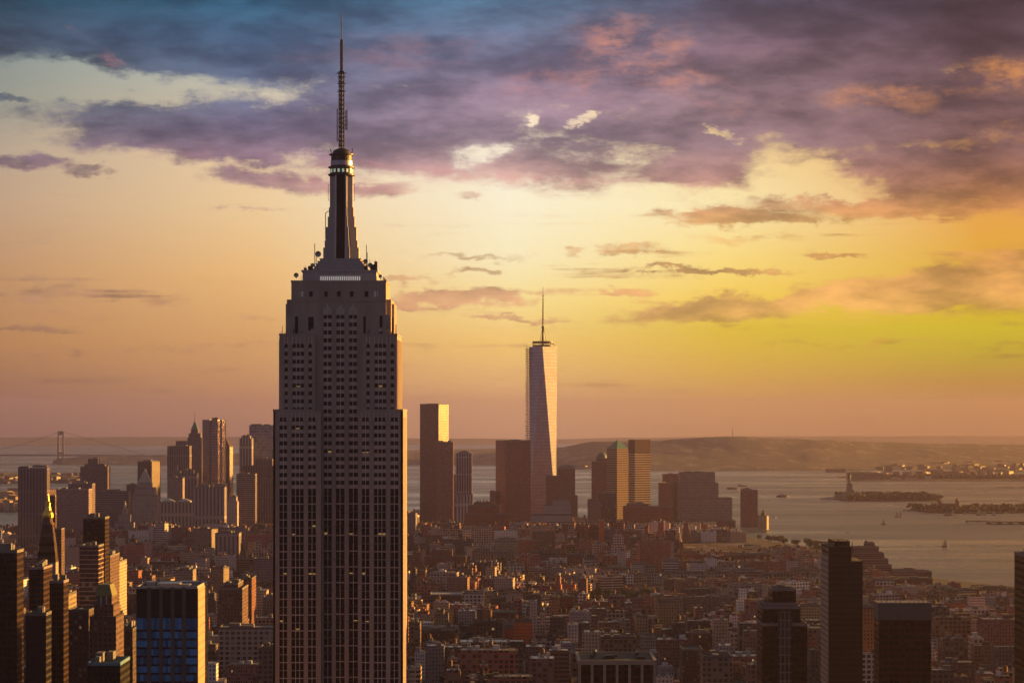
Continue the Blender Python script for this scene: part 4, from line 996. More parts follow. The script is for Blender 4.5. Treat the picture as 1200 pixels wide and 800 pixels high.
# ---- mid-ground blocks
mids = [
 ('tan_block','tan stepped-top block catching soft light below the white terraced block',4700,[(580,608,634),(583,604,631,4)],'tan',34,(.9,.9,.9)),
 ('dotted_block','brown grey block dotted with even windows before the tan stepped block',4500,[(553,603,646),(556,575,643,5)],'tan_grid',36,(.9,.85,.9)),
 ('brick_block','stepped red brick block half way between the turreted block and the silver roof',4350,[(497,546,652),(505,530,645,5)],'brick_red',36,(.8,.8,.8)),
 ('white_grid_block','small white gridded block at the foot of the tan stepped block',4200,[(597,614,662)],'whitegrid',28,(.8,.8,.85)),
 ('brown_grid_tower','broad brown tower with a heavy grid standing before the white terraced block',4600,[(624,651,624)],'tan_grid',34,(.6,.45,.45)),
 ('silver_roof_hall','long dark hall under a wide silver grey roof',3600,[(504,541,697)],'brick_dark',60,(1,1,1)),
 ('white_colonnade_block','white columned block right beside the silver-roofed hall',3550,[(542,567,695)],'whitegrid',40,(.85,.8,.8)),
 ('sunlit_tan_pair','tan brick pair with one glowing amber wall near the silver-roofed hall',3150,[(509,525,721),(511,520,716,4)],'tan',40,(.6,.55,.5)),
 ('dark_loft','wide dark loft with an even pale cornice under the amber-lit pair',2950,[(492,533,739)],'brick_dark',40,(.7,.6,.6)),
 ('dark_brown_stack','dark brown stacked apartment block with one round chimney',3000,[(553,589,731),(560,586,729,4)],'tan_grid',44,(.3,.22,.22)),
 ('green_roof_block','low block under a long pale green roof',3300,[(576,605,717)],'brick_dark',30,(1,1,1)),
 ('brown_grid_block','brown gridded block leaning close to the giant skyscraper',2700,[(479,492,731)],'tan_grid',40,(.5,.45,.45)),
 ('maroon_tower','maroon slab with a white edge in the middle of the low roofs',4400,[(665,683,650)],'brick_red',30,(.7,.6,.65)),
 ('pale_grid_block','pale mauve gridded block behind the dark city square trees',4250,[(704,739,666)],'whitegrid',36,(.62,.5,.52)),
 ('cream_block','cream tower with two bright stripe columns beyond the city square',4300,[(740,755,661)],'cream',34,(.9,.9,.9)),
 ('cream_block','lower cream grey block joined to the striped cream tower',4320,[(755.5,769,664)],'creamgrey' if 'creamgrey' in MT else 'cream',34,(.7,.68,.7)),
 ('white_band_tower','white tower with level dark bands above the amber L-shaped tower',4300,[(777,796,656)],'whiteband',34,(.85,.82,.85)),
 ('mauve_grid_block','long mauve block with many square windows right of the white banded tower',4150,[(786,848,671)],'whitegrid',40,(.5,.42,.45)),
 ('brick_church_block','dark red block with a sunlit cornice above the mauve square-window block',4600,[(797,821,649),(800,815,646,5)],'brick_red',36,(.8,.7,.7)),
 ('brown_hotel','brown block with dense windows between the trees and the cream tower',4050,[(742,776,687)],'tan_grid',34,(.7,.6,.6)),
 ('amber_tower','tan corner tower with an amber-lit flank at the edge of the square',3100,[(772,801,705),(776,800,702,3)],'tan',40,(.62,.52,.5)),
 ('amber_flank','thin amber-lit wing attached behind the tan corner tower',3250,[(768,779,699)],'tan',30,(.9,.7,.5)),  # amber sunlight on this wing is mixed into its wall tint
 ('orange_strip_block','red block with two glowing amber upright strips beside the square',3300,[(644,655,701)],'tan',50,(.7,.5,.4)),  # sunlit strips of the red block, their light put into an amber tint
 ('red_block','dark red block on the far side of the amber strips',3350,[(656,672,700)],'brick_red',40,(.5,.4,.4)),
 ('white_small_block','little white flat-roofed block in front of the grey mauve block',4700,[(684,700,656)],'white_grid2' if 'white_grid2' in MT else 'whiteband',30,(.9,.85,.85)),
 ('long_brown_row','long brown cornice row behind the near parapet roof',2450,[(704,745,747)],'tan_grid',40,(.45,.35,.35)),
 ('pale_tower_small','pale box tower among the lights beyond the near parapet roof',3000,[(745,760,722)],'tan',26,(.8,.7,.7)),
 ('brown_cube','dark brown cube with an orange-lit side on a taller dark block',2500,[(812,832,742)],'brick_dark',30,(.9,.7,.6)),
 ('dark_row','dark stepped row below the brown cube',2200,[(800,824,762),(803,818,768,4)],'brick_dark',40,(.5,.5,.5)),
 ('grey_block','grey flat block with soft cornice under the brown cube',2050,[(824,858,770)],'tan_grid',36,(.6,.55,.6)),
 ('grid_warehouse','long brown warehouse with a regular window grid across the mid view',4200,[(849,897,670)],'tan_grid',60,(.75,.6,.65)),
 ('pillared_warehouse','pillared long warehouse joining the gridded one on its river side',4250,[(897,931,673)],'whitegrid',60,(.5,.42,.45)),
 ('tall_warehouse','taller brown gridded warehouse close to the banded black tower',4350,[(931,962,668)],'tan_grid',60,(.8,.65,.7)),
 ('gold_lit_block','pale block glowing gold between the two black towers',3200,[(933,962,710)],'cream',40,(.8,.66,.42)),  # gold sunlight is put into the tint of the pale wall
 ('red_long_block','dull red long block along the upper edge of the warehouses',4750,[(852,903,650)],'brick_red',40,(.6,.55,.6)),
 ('ziggurat_block','stepped ziggurat apartment block descending toward the river',4300,[(998,1045,662),(998,1041,655,3),(999,1036,648,6),(999,1030,641,9),(1014,1025,636,13)],'ziggurat',44,(1,1,1)),
 ('white_grid_office','white gridded office block under the ziggurat',3900,[(1022,1048,679.5)],'whitegrid',36,(.85,.8,.78)),
 ('long_river_block','long dark red block along the bank past the white gridded office',4050,[(1048,1093,679)],'brick_red',40,(.45,.4,.42)),
 ('grey_river_shed','grey shed roofs on the bank below the ziggurat steps',4350,[(1045,1076,668)],'tower_band',36,(.9,.85,.85)),
 ('dark_river_block','square dark block on the bank by the grey shed',4250,[(1076,1092,670)],'brick_dark',36,(1,1,1)),
 ('amber_stack','stacked amber-lit block in the low quarter near the bank',3650,[(1110,1122,692)],'tan',60,(.5,.42,.3)),
 ('white_river_block','white flat block by the amber stack',3850,[(1119,1143,691)],'whiteband',36,(.62,.56,.5)),
 ('brown_river_block','brown gridded long block between white flat block and the bank',4000,[(1143,1180,688)],'tan_grid',40,(.7,.6,.55)),
]
MT['ziggurat'] = facade('ziggurat', (.16,.085,.09), glass=(.04,.022,.025), pu=60, pv=3.6, fu=.99, fv=.45, blinds=0)
lmset = {'silver_roof_hall':'the silver-roofed hall','white_colonnade_block':'the white columned block','maroon_tower':'the maroon slab','brown_grid_tower':'the broad brown grid tower','dotted_block':'the even-windowed brown block',
 'pale_grid_block':'the pale mauve grid block','white_band_tower':'the white banded tower','amber_tower':'the tan corner tower','grid_warehouse':'the gridded warehouse','gold_lit_block':'the gold-glowing block','ziggurat_block':'the ziggurat block',
 'white_grid_office':'the white gridded office','amber_stack':'the amber stack','dark_brown_stack':'the chimneyed brown block','red_block':'the dark red block','brown_cube':'the brown cube','brick_block':'the stepped red brick block','brown_river_block':'the long brown river block','long_brown_row':'the long cornice row','brown_grid_block':'the brown gridded block','mauve_grid_block':'the long mauve block'}
for nm, lb, D, tr, mt_, dp, cl in mids:
    rf = {'silver_roof_hall':'roof_light','green_roof_block':'copper_green','white_colonnade_block':'roof_grey','ziggurat_block':'roof_brown'}.get(nm, random.choice(('roof_dark','roof_grey','roof_brown')))
    r, i_ = hb(nm, lb, D, tr, MT[mt_], dp, roof=rf, col=cl, lm=lmset.get(nm), bulk=nm not in ('silver_roof_hall','green_roof_block'), bulkh=4)
    if nm == 'dark_brown_stack':
        x0, x1, dd, zt = i_[-1]; b = MB(); b.lathe([(3.2,zt),(3.2,zt+12),(3.5,zt+12.2),(3.5,zt+13)],2,0,12); b.build('chimney', MT['tank_wood'], r)
# construction block with red hoist and crane
r,i_ = hb('construction_block','orange-netted building under construction',2900,[(602,624,729)],MT['orange_net'],34,roof='roof_grey',bulk=False,lm='the orange-netted building')
b = MB(); x0,x1,dd,zt = i_[0]
for k in range(9): b.cbox(x0-.4, x1+.4, -dd/2-.4, dd/2+.4, zt-k*3.6-.5, zt-k*3.6)
b.build('floor_slab', MT['roof_brown'], r)
r,i_ = hb('netted_annex','lower red netted annex left of the orange-netted building',2950,[(591,602,736)],MT['orange_net'],30,roof='roof_brown',bulk=False,col=(.6,.5,.6))
cr_ = empty('tower_crane', (wx(606.3,2880), 2880, zg(0,2880)), 0, 'thin red crane mast rising beside the orange-netted building', 'crane')
zt = wz(688,2880)-cr_.location.z; b = MB()
for sx, sy in ((-1,-1),(1,-1),(1,1),(-1,1)): b.bar((sx*.9,sy*.9,-1),(sx*.9,sy*.9,zt),.35)
for k in range(int(zt/2)): b.bar((-.9,-.9,k*2),(.9,-.9,k*2+2),.25); b.bar((.9,-.9,k*2),(.9,.9,k*2+2),.25)
b.build('mast', MT['steel_red'], cr_); b = MB(); b.bar((0,0,zt),(3,26,zt+3),.9); b.bar((0,0,zt),(-1,-8,zt+1),1.1); b.build('jib', MT['steel_red'], cr_)
# ---- near right towers
r,i_ = hb('dark_stepped_tower','near black stepped tower with one lighter gridded face panel',1700,[(893,946,732),(893,938,712,2),(896,935,708,3),(905,933,691,5)],MT['tower_black'],36,lm='the black stepped tower',col=(1.2,1,1.1))
x0,x1,dd,zt = i_[0]; b = MB(); D_=1700; xx = lambda px: wx(px,D_)-r.location.x
b.box(xx(912), xx(927), -dd/2-1.2, -dd/2+3, 60, wz(716,D_)-r.location.z, 0, 1); b.build('window_panel', [facade('panel_grid',(.17,.12,.12),pu=2.6,pv=5.4,fu=.7,fv=.82,blinds=0), MT['roof_dark']], r)
hb('black_banded_tower','tall near black tower with a pale banded left side by the river',1900,[(962,971,1011,657)],MT['tower_blackband'],40,phi=-12,bulk=False,col=(.8,.75,.8),lm='the tall banded black tower') if False else None
def banded():
    D = 1850; x0 = wx(971,D); x1 = wx(1011,D); d = 0
    xb = wx(962,D)                      # rear left corner seen at 962
    Db = x0/((962-600)/F); dp = Db-D; cx_ = (x0+x1)/2; y = D+dp/2; z0 = zg(cx_,y)
    root = empty('black_banded_tower', (cx_, y, z0), 0, 'tall near black tower with a pale banded side, standing before the river ziggurat', 'tower')
    w = x1-x0; Z = lambda py: wz(py, D)-z0
    b = MB(); b.box(-w/2, w/2, -dp/2, dp/2, -1, Z(657), 0, 1); b.build('wall', [MT['tower_blackband'], MT['roof_dark']], root)
    b = MB(); b.box(-w/2+.2, w/2-7.5, -dp/2+1, dp/2-1, Z(657)-.5, Z(640), 0, 1); b.build('upper_wall', [MT['tower_blackband'], MT['roof_dark']], root)
    b = MB(); b.box(-w/2+4.5, w/2-8.2, -dp/2+4, dp/2-4, Z(641), Z(634), 0, 1); b.build('penthouse', [MT['tower_black'], MT['roof_dark']], root)
    b = MB()
    n = int((Z(648)-30)/3.9)
    for k in range(n): b.cbox(-w/2-.25, -w/2, -dp/2+.5, dp/2-.5, 30+k*3.9, 30+k*3.9+1.9)
    b.build('side_band', MT['stone_pale'], root)
    b = MB()
    for k in range(5): b.bar((-w/2+4+k*3.1,-dp/2+3,Z(650)),(-w/2+4+k*3.1,-dp/2+3,Z(635-k%2*3)),.5)
    b.build('roof_fin', MT['metal_dark'], root)
    OCC.append((cx_,y,30)); OCC_R.append((962,1011,D,634)); LAND.append((985,720,'the tall banded black tower',D))
banded()
r,i_ = hb('grey_topped_tower','wide black glass tower under a plain slate grey top band',1600,[(1030,1091,725)],MT['tower_black'],22,bulk=False,parapet=0,lm='the grey-topped black tower',col=(1.6,.9,.8))
x0,x1,dd,zt = i_[0]; b = MB(); b.box(x0-.5, x1+.2, -dd/2-.3, dd/2+.3, zt-.5, wz(706,1600)-r.location.z, 0, 1); b.build('top_band', [plain('slate_panel',(.085,.085,.105),.6), MT['roof_grey']], r)
b = MB()
for k in range(12): xk = x0+2+k*2.7; b.bar((xk,-dd/2+2,wz(706,1600)-r.location.z),(xk,-dd/2+2,wz(706,1600)-r.location.z+random.uniform(.5,2)),.5)
b.build('roof_plant', MT['metal'], r)
hb('orange_lit_block','orange-lit brick block squeezed behind the grey-topped black tower',2500,[(1012,1027,713)],MT['tan'],40,col=(.9,.42,.2))  # orange sunlight is painted into the wall tint
hb('edge_tower','black tower cut by the edge of the view with a thin pale corner line',1500,[(1206,1250,653)],MT['tower_black'],44,lm='the black edge tower')
r_ = empty  # keep name short lists tidy
# ---- near parapet building at the bottom
def parapet_block():
    D = 1500; x0, x1 = wx(713,D), wx(769.6,D); cx_ = (x0+x1)/2; y = D+27; dp = 54; z0 = zg(cx_, y); w = x1-x0
    root = empty('columned_office_block', (wx(723,D), D+27, z0), 0, 'near dark office block with pale rimmed flat roof and pale columns', 'office block')
    xl, xr = wx(677,D)-root.location.x, wx(769.6,D)-root.location.x; Z = wz(773,D)-z0
    b = MB(); b.box(xl+.8, xr-.8, -dp/2+.8, dp/2-.8, -1, Z-1, 0, 1); b.build('wall', [MT['tower_black'], MT['roof_dark']], root)
    b = MB()
    for (a0,a1,b0,b1) in ((xl,xr,-dp/2,-dp/2+1.6),(xl,xr,dp/2-1.6,dp/2),(xl,xl+1.6,-dp/2+1.6,dp/2-1.6),(xr-1.6,xr,-dp/2+1.6,dp/2-1.6)): b.cbox(a0,a1,b0,b1,Z-2.6,Z)
    b.build('parapet', MT['rim_grey'], root)
    for k in range(7):
        xk = xl+.3+(xr-xl-2.2)*k/6; c = MB(); c.cbox(xk, xk+1.5, -dp/2+.1, -dp/2+1.2, -1, Z-2.6); c.build('column', MT['rim_grey'], root)
    q = MB(); random.seed(12)
    for k in range(9): a, c_ = random.uniform(xl+4,xr-8), random.uniform(-20,18); q.cbox(a, a+random.uniform(1.5,6), c_, c_+random.uniform(1.5,6), Z-1, Z-1+random.uniform(.8,3))
    q.build('roof_plant', MT['metal_dark'], root)
    OCC.append((root.location.x,y,34)); OCC_R.append((677,770,D,765)); LAND.append((723,780,'the near pale-rimmed roof',D))
MT['rim_grey'] = plain('rim_grey', (.26,.23,.22), .8)
parapet_block()

# ------------------------------------------------------------------ the fill
PAL = [('red brick',(.25,.09,.07)),('brown brick',(.15,.085,.065)),('tan brick',(.38,.29,.21)),('pale stone',(.42,.37,.34)),('white',(.62,.60,.60)),('grey',(.22,.21,.23)),('dark',(.065,.055,.06)),('plum brick',(.17,.08,.085))]
def skyline(px):
    T = [(-200,612),(100,618),(160,616),(161,610),(330,612),(470,596),(550,598),(556,594),(580,592),(586,600),(650,602),(678,602),(690,612),(700,606),(775,608),(850,614),(862,623),(890,626),(905,640),(960,642),(1000,662),(1045,672),(1110,683),(1200,689),(1500,695)]
    for (a, ya), (b, yb) in zip(T, T[1:]):
        if a <= px <= b: return ya+(yb-ya)*(px-a)/(b-a)
    return 640
random.seed(99)
FILL = []
def zone(y0, y1, th, hfun, dens=1.0, xa=-3000, xb=3000):
    """blocks of lots on a rotated street grid"""
    c, s = math.cos(th), math.sin(th); ox, oy = 0, (y0+y1)/2
    Rm = 2600; v = -Rm
    while v < Rm:
        for row in (0, 1):
            u = -Rm+random.uniform(0,30)
            while u < Rm:
                w = random.choice((9,13,16,20,24,30,38,52))*random.uniform(.85,1.15); d = random.uniform(20,29)
                uc, vc = u+w/2, v+row*29+d/2
                x, y = ox+uc*c-vc*s, oy+uc*s+vc*c
                u += w+random.choice((0.3,.3,.3,1.5,9 if rnd() < .3 else .3))
                if (uc % 230) < 16: continue
                if not (y0 <= y < y1 and xa <= x < xb): continue
                if x > shore_x(y,1)-w*.6-14 or x < shore_x(y,-1)+w*.6+14: continue
                if abs(x/y) > .205 or rnd() > dens: continue
                px = CX+x/y*F
                if 684 < px < 766 and 3590 < y < 3860: continue     # the square
                bad = False
                for (qx, qy, qr) in OCC:
                    if abs(qx-x) < qr+w*.5 and abs(qy-y) < qr+14: bad = True; break
                if bad: continue
                h = hfun(px, y)
                hmax = H-(skyline(px)+random.uniform(0,16)**1.0-EY)/F*y
                h = min(h, hmax-gz(y))
                if h < 6: h = random.uniform(6,9) if hmax > 5 else 0
                if h <= 0: continue
                FILL.append((x, y, w, d, th, h, px))
        v += 58+17
def hz(m, s, mx, tall=.05, tm=60):
    def f(px, y):
        h = random.lognormvariate(math.log(m), s)
        if rnd() < tall: h = random.uniform(.6,1)*tm
        return min(h, mx)
    return f
zone(1500, 2300, 0.0, hz(34,.4,62,.06,75))
zone(2300, 2800, 0.0, hz(28,.45,58,.07,62))
zone(2800, 3300, 0.0, hz(24,.42,52,.06,60))
zone(3300, 4150, -.10, hz(17,.40,40,.05,52), xa=-3000, xb=120)
zone(3300, 4150, .42, hz(16,.35,34,.04,44), xa=120, xb=3000)
zone(4150, 5000, .16, hz(23,.40,55,.06,66))
zone(5000, 5900, -.09, hz(40,.48,95,.12,100))
zone(5900, 7000, .28, hz(48,.5,130,.12,120))
# protect the named towers: nothing in front of their visible tops
def cap(f):
    x, y, w, d, th, h, px = f
    wpx = w/y*F/2
    for (a, b, D, yt) in OCC_R:
        if y < D-5 and px+wpx > a and px-wpx < b:
            yb = EY+F*H/D; lim = yt+max(7, .52*(yb-yt)) if yt > 560 else max(yt+40, 612)
            hm_ = H-(lim-EY)/F*y
            if h > hm_: h = max(8, hm_*random.uniform(.75,1)) if hm_ > 8 else 8
    return (x, y, w, d, th, h, px)
FILL = [cap(f) for f in FILL]
# which of them the photo shows largest: paint footprints far to near
buf = -np.ones((800, 1200), dtype=np.int32)
order = sorted([(f[1], 0, i) for i, f in enumerate(FILL)]+[(q[2], 1, i) for i, q in enumerate(OCC_R)], reverse=True)
for yy, kd, i in order:
    if kd == 1:
        a, b, D, yt = OCC_R[i]; buf[max(0,int(yt)):800, max(0,int(a)):max(0,int(b))] = -2; continue
    x, y, w, d, th, h, px = FILL[i]
    hw = (w*math.cos(th)+d*abs(math.sin(th)))/2/y*F
    t_ = int(EY+F*(H-h)/y); a, b = int(max(0,px-hw)), int(min(1200,px+hw))
    if t_ < 800 and b > a: buf[max(0,t_):800, a:b] = i
ids, cnt = np.unique(buf[buf >= 0], return_counts=True)
vis = dict(zip(ids.tolist(), cnt.tolist()))
cent = {}
ranked = sorted(vis, key=lambda i: -vis[i])
INDIV = set(ranked[:300])
def roof_clutter(b, w, d, h, k):
    """stair heads, parapet and flues on a roof (materials 1 roof / 0 wall)"""
    t_ = .35
    for (a0,a1,b0,b1) in ((-w/2,w/2,-d/2,-d/2+t_),(-w/2,w/2,d/2-t_,d/2)): b.box(a0,a1,b0,b1,h,h+.9,0,0)
def bulk_mb(w, d, h, k):
    b = MB(); n = 1+int(w > 15)+int(w > 28); b.box(-w*.4, w*.4, -d*.32, d*.32, h, h+.35, 0, 0)
    for q in range(n):
        bw, bd, bh = min(w*.4, random.uniform(2.5,6)), random.uniform(3,6), random.uniform(2.2,4.5)
        x, y = random.uniform(-.36,.36)*w, random.uniform(-.3,.3)*d
        g = random.uniform(.6,1.5); b.col = (g,g,g); b.box(x-bw/2, x+bw/2, y-bd/2, y+bd/2, h, h+bh, 0, 0)
    return b
def tank_mb(x, y, h):
    b = MB()
    for sx, sy in ((-1,-1),(1,-1),(1,1),(-1,1)): b.bar((x+sx*1.2,y+sy*1.2,h),(x+sx*1.2,y+sy*1.2,h+3.2),.3)
    b.lathe([(1.9,h+3.2),(1.9,h+7),(2.05,h+7),(.1,h+8.6)],x,y,9); return b
LANDS = LAND
ORD = ['', 'second ', 'third ', 'fourth ', 'fifth ', 'sixth ', 'seventh ', 'eighth ', 'ninth ', 'tenth ', 'eleventh ', 'twelfth ']
desc = {}
stuff = {k: MB() for k in range(4)}
pend = []
for i, (x, y, w, d, th, h, px) in enumerate(FILL):
    far = y > 4300
    wts = (3,2,2.2,2,1.2,2,1.6,1.5) if y > 2900 else (2,2.2,1,.8,.5,1.6,3,2)
    ci = random.choices(range(8), wts)[0]; cname, c = PAL[ci]; g = random.uniform(.75,1.25)
    c = tuple(min(.8, v*g*t_) for v, t_ in zip(c, (1.28,1.18,1.32)))
    fm = random.choices((0,1,2,3), (4,2,3,1))[0]; rf = random.choices((0,1,2,3), (4,4,1.2,2))[0]
    tank = rnd() < .34 and h < 75 and w > 12; setb = h > 34 and rnd() < .4
    if i in INDIV:
        py = EY+F*(H-h)/y
        # nearest landmark in the view
        best = min(LANDS, key=lambda L: abs(L[0]-px)+.9*abs(min(L[1]+25,790)-py)+abs(L[3]-y)*.004)
        dx_, dy_ = px-best[0], py-best[1]
        rel = 'in front of' if y < best[3]-150 and abs(dx_) < 34 else ('behind' if y > best[3]+150 and abs(dx_) < 34 else ('west of' if dx_ > 0 else 'east of'))
        size = 'tall' if h > 48 else ('low' if h < 18 else 'mid-height'); wd = 'narrow' if w < 15 else ('wide' if w > 34 else '')
        feat = 'with a roof tank' if tank else ('with a set-back top' if setb else '')
        base = ' '.join(q for q in (size, wd, cname, 'building', feat) if q)
        pend.append((i, base, rel, best[2], abs(dx_)+abs(dy_), c, fm, rf, tank, setb))
    else:
        if i not in vis and rnd() < .5 and y < 4000: continue
        b = stuff[fm]; b.col = c; z0 = zg(x, y)
        hh = h*(.72 if setb else 1)
        b.rbox(x, y, w, d, th, z0-.5, z0+hh, 0, 1+rf)
        if setb: b.rbox(x, y, w*.66, d*.6, th, z0+hh, z0+h, 0, 1+rf)
        if h > 8:
            for q in range(1+(w > 22)):
                ux, uy = random.uniform(-.3,.3)*(w*(.5 if setb else 1)), random.uniform(-.25,.25)*d*(.4 if setb else 1)
                bx, by = x+ux*math.cos(th)-uy*math.sin(th), y+ux*math.sin(th)+uy*math.cos(th)
                b.rbox(bx, by, random.uniform(2.5,min(7,w*.4)), random.uniform(3,6), th, z0+h, z0+h+random.uniform(2,4.2), 0, 1+rf)
            if tank:
                b.col = (.16,.09,.06); b.prism(b.ring(x, y, 2.0, 8), z0+h+2.5, z0+h+6.5, 1, 1); b.prism(b.ring(x, y, 2.1, 8), z0+h+6.5, z0+h+8, 1, 1, b.ring(x, y, .2, 8))
for k in range(4):
    o = stuff[k].build('city_blocks', [FW[k]]+ROOFS); tag(o, 'countless small city buildings packed between the named ones', None, None, 'stuff')
from collections import defaultdict
grp = defaultdict(list)
for p in pend: grp[(p[1], p[2], p[3])].append(p)
for key, lst in grp.items():
    lst.sort(key=lambda p: p[4])
    for j, (i, base, rel, lm, ds, c, fm, rf, tank, setb) in enumerate(lst):
        x, y, w, d, th, h, px = FILL[i]
        lab = f"{base} {rel} {lm}"
        if len(lst) > 1: lab = f"{base} {rel} {lm}, {('first ' if j == 0 else ORD[min(j,11)])}one out from it"
        wds = lab.split()
        if len(wds) > 16: lab = lab.replace(' building','').replace(', with',' with')
        wds = lab.split()
        if len(wds) > 17: lab = lab.replace(' with a roof tank','')
        wds = lab.split()
        if len(wds) > 16: lab = ' '.join(q for q in wds if q not in ('a','the','building'))
        nm = {'red brick':'brick_building','brown brick':'brick_building','plum brick':'brick_building','tan brick':'tan_building','pale stone':'stone_building','white':'white_building','grey':'grey_building','dark':'dark_building'}[PAL_NAME(base)] if False else \
            ('brick_building' if 'brick' in base and 'tan' not in base else 'tan_building' if 'tan' in base else 'stone_building' if 'stone' in base else 'white_building' if 'white' in base else 'grey_building' if 'grey' in base else 'dark_building')
        root = empty(nm, (x, y, zg(x,y)), th, lab, 'building', 'ordinary city buildings between the towers')
        hh = h*(.72 if setb else 1)
        b = MB(); b.col = c; b.box(-w/2, w/2, -d/2, d/2, -.5, hh, 0, 1); roof_clutter(b, w, d, hh, 0); b.build('wall', [FW[fm], ROOFS[rf]], root)
        tw, td = w, d
        if setb:
            b = MB(); b.col = c; tw, td = w*.66, d*.6; b.box(-tw/2, tw/2, -td/2, td/2, hh, h, 0, 1); roof_clutter(b, tw, td, h, 0); b.build('upper_wall', [FW[fm], ROOFS[rf]], root)
        bulk_mb(tw*.9, td*.8, h, 0).build('bulkhead', ROOFS[(rf+1) % 4], root)
        if tank: tank_mb(random.uniform(-.25,.25)*tw, random.uniform(-.2,.2)*td, h).build('water_tank', MT['tank_wood'], root)
        if y < 3300:
            b = MB(); n = 0; b.cbox(-tw*.45, tw*.45, -td*.43, td*.43, h+.36, h+.5)
            for q in range(int(w*d/70)+2):
                a, c_ = random.uniform(-.44,.42)*tw, random.uniform(-.42,.4)*td; s_ = random.uniform(.5,1.7); g = random.choice((.5,1,1.8)); b.col = (g,g,g)
                b.cbox(a, a+s_, c_, c_+s_, h, h+random.uniform(.5,1.8))
            b.build('roof_plant', MT['metal'] if rnd() < .4 else MT['roof_grey'], root)

# ------------------------------------------------------------------ harbour
def island(name, px0, px1, y_near, y_far, n=26):
    Dn, Df = D_of(y_near), D_of(y_far)
    xc, yc = wx((px0+px1)/2, (Dn+Df)/2), (Dn+Df)/2; a = (wx(px1,yc)-wx(px0,yc))/2; c = (Df-Dn)/2
    pts = []
    for k in range(n):
        t_ = 2*math.pi*k/n; q = 1+.08*math.sin(3*t_+1)+.05*math.sin(7*t_)
        pts.append((xc+a*q*math.copysign(abs(math.cos(t_))**.8, math.cos(t_)), yc+c*q*math.copysign(abs(math.sin(t_))**.8, math.sin(t_))))
    sheet(name, MT['land'], pts, 3.0, 20)
    return xc, yc, a, c
def D_of(py):
    s_ = (py-EY)/F; D = H/s_
    for _ in range(5): D = H/(s_-D/R2)
    return D
# statue island
ix, iy, ia, ic = island('statue_island', 970, 1098, 587.3, 582.5)
wood('island_trees', lambda: (ix+random.uniform(-.72,.97)*ia, iy+random.uniform(-.8,.8)*ic, random.uniform(8,17)), 700, 4.4, 41, 'dark trees covering the statue island')
b = MB(); xq = wx(962,iy)
b.cbox(xq, xq+45, iy-20, iy+20, gz(iy)-2, gz(iy)+4); pr_ = b.build('ferry_pier', MT['stone_pale']); tag(pr_, 'short stone ferry pier at the open end of the statue island', 'pier')
def statue():
    x = wx(994, iy); z0 = gz(iy)+3
    root = empty('statue_monument', (x, iy-30, z0), 0, 'robed statue with a raised torch on a tall pedestal at the island end', 'statue')
    s = 1.0
    b = MB(); star = []
    for k in range(22):
        t_ = 2*math.pi*k/22; r = 46 if k % 2 else 34; star.append((r*math.cos(t_), r*math.sin(t_)))
    b.prism(star, -1, 12, 0, 0); b.build('star_fort', MT['pedestal'], root)
    b = MB(); b.prism(rect(34,34), 12, 20, 0, 0, rect(27,27)); b.prism(rect(20,20), 20, 43, 0, 0, rect(15,15)); b.box(-9,9,-9,9,43,46); b.build('pedestal', MT['pedestal'], root)
    b = MB(); b.v = []
    prof = [(5.6,46),(5.3,50),(4.7,56),(4.2,62),(3.9,66),(4.3,70),(4.2,73),(2.6,75),(1.5,76),(1.5,77),(2.0,78.5),(2.0,80.5),(1.2,82)]
    n = 14
    rings = [[(r*(1+.09*math.sin(5*2*math.pi*k/n+z*.2))*math.cos(2*math.pi*k/n), r*.8*(1+.09*math.sin(5*2*math.pi*k/n+z*.2))*math.sin(2*math.pi*k/n), z) for k in range(n)] for r, z in prof]
    for A, B in zip(rings, rings[1:]):
        for k in range(n): j = (k+1) % n; b.face([A[k],A[j],B[j],B[k]])
    b.face(list(rings[-1]))
    b.bar((3.2,0,72.5),(5.0,-.5,79),2.4,0,1.8); b.bar((5.0,-.5,78.5),(5.2,-.5,88),1.9,0,1.3)
    b.bar((-3.4,0,72),(-4.4,-2,66),2.3,0,1.8); b.bar((-4.4,-2,66),(-2,-4,67),1.8,0,1.4)
    b.build('figure', MT['verdigris'], root)
    b = MB(); b.cbox(-4.2,-1.2,-5.0,-4.2,64.5,71); b.build('tablet', MT['verdigris'], root)
    b = MB()
    for k in range(7):
        t_ = math.pi*(k)/6; b.bar((1.8*math.cos(t_),0,81+1.2*math.sin(t_)),(4.2*math.cos(t_),0,81.5+3.4*math.sin(t_)),.5,0,.15)
    b.build('crown', MT['verdigris'], root)
    b = MB(); b.lathe([(.5,87),(.8,89),(1.6,89.4),(1.6,90.2),(.9,90.2),(1.0,91.5),(.1,94)],5.2,-.5,9); b.build('torch', MT['verdigris'], root)
MT['verdigris'] = plain('verdigris', (.11,.17,.15), .7)
MT['pedestal'] = plain('pedestal_stone', (.22,.18,.16), .8)
statue()
# immigrant-hall island
jx, jy, ja, jc = island('hall_island', 1070, 1215, 601.5, 595.5)
wood('hall_trees', lambda: (jx+random.uniform(-.93,.98)*ja, jy+random.uniform(-.75,.85)*jc, random.uniform(5,12.5)), 560, 3.6, 42, 'dark trees around the hall island')
ha = empty('great_hall', (wx(1112,jy), jy+12, gz(jy)+3), 0, 'long brick hall with four corner turrets on the tree-covered island', 'hall')
b = MB(); b.box(-26,26,-12,12,-1,17,0,1); b.build('wall', [MT['brick_red'], MT['roof_brown']], ha)
for sx in (-1,1):
    for sy in (-1,1):
        b = MB(); b.box(sx*24-3,sx*24+3,sy*11-3,sy*11+3,-1,25); b.lathe([(3.2,25),(2.6,28),(.2,32)],sx*24,sy*11,8); b.build('turret', MT['brick_red'], ha)
ferry_house = empty('island_wing', (wx(1140,jy), jy-30, gz(jy)+3), 0, 'long low pale wing in front of the trees on the hall island', 'building')
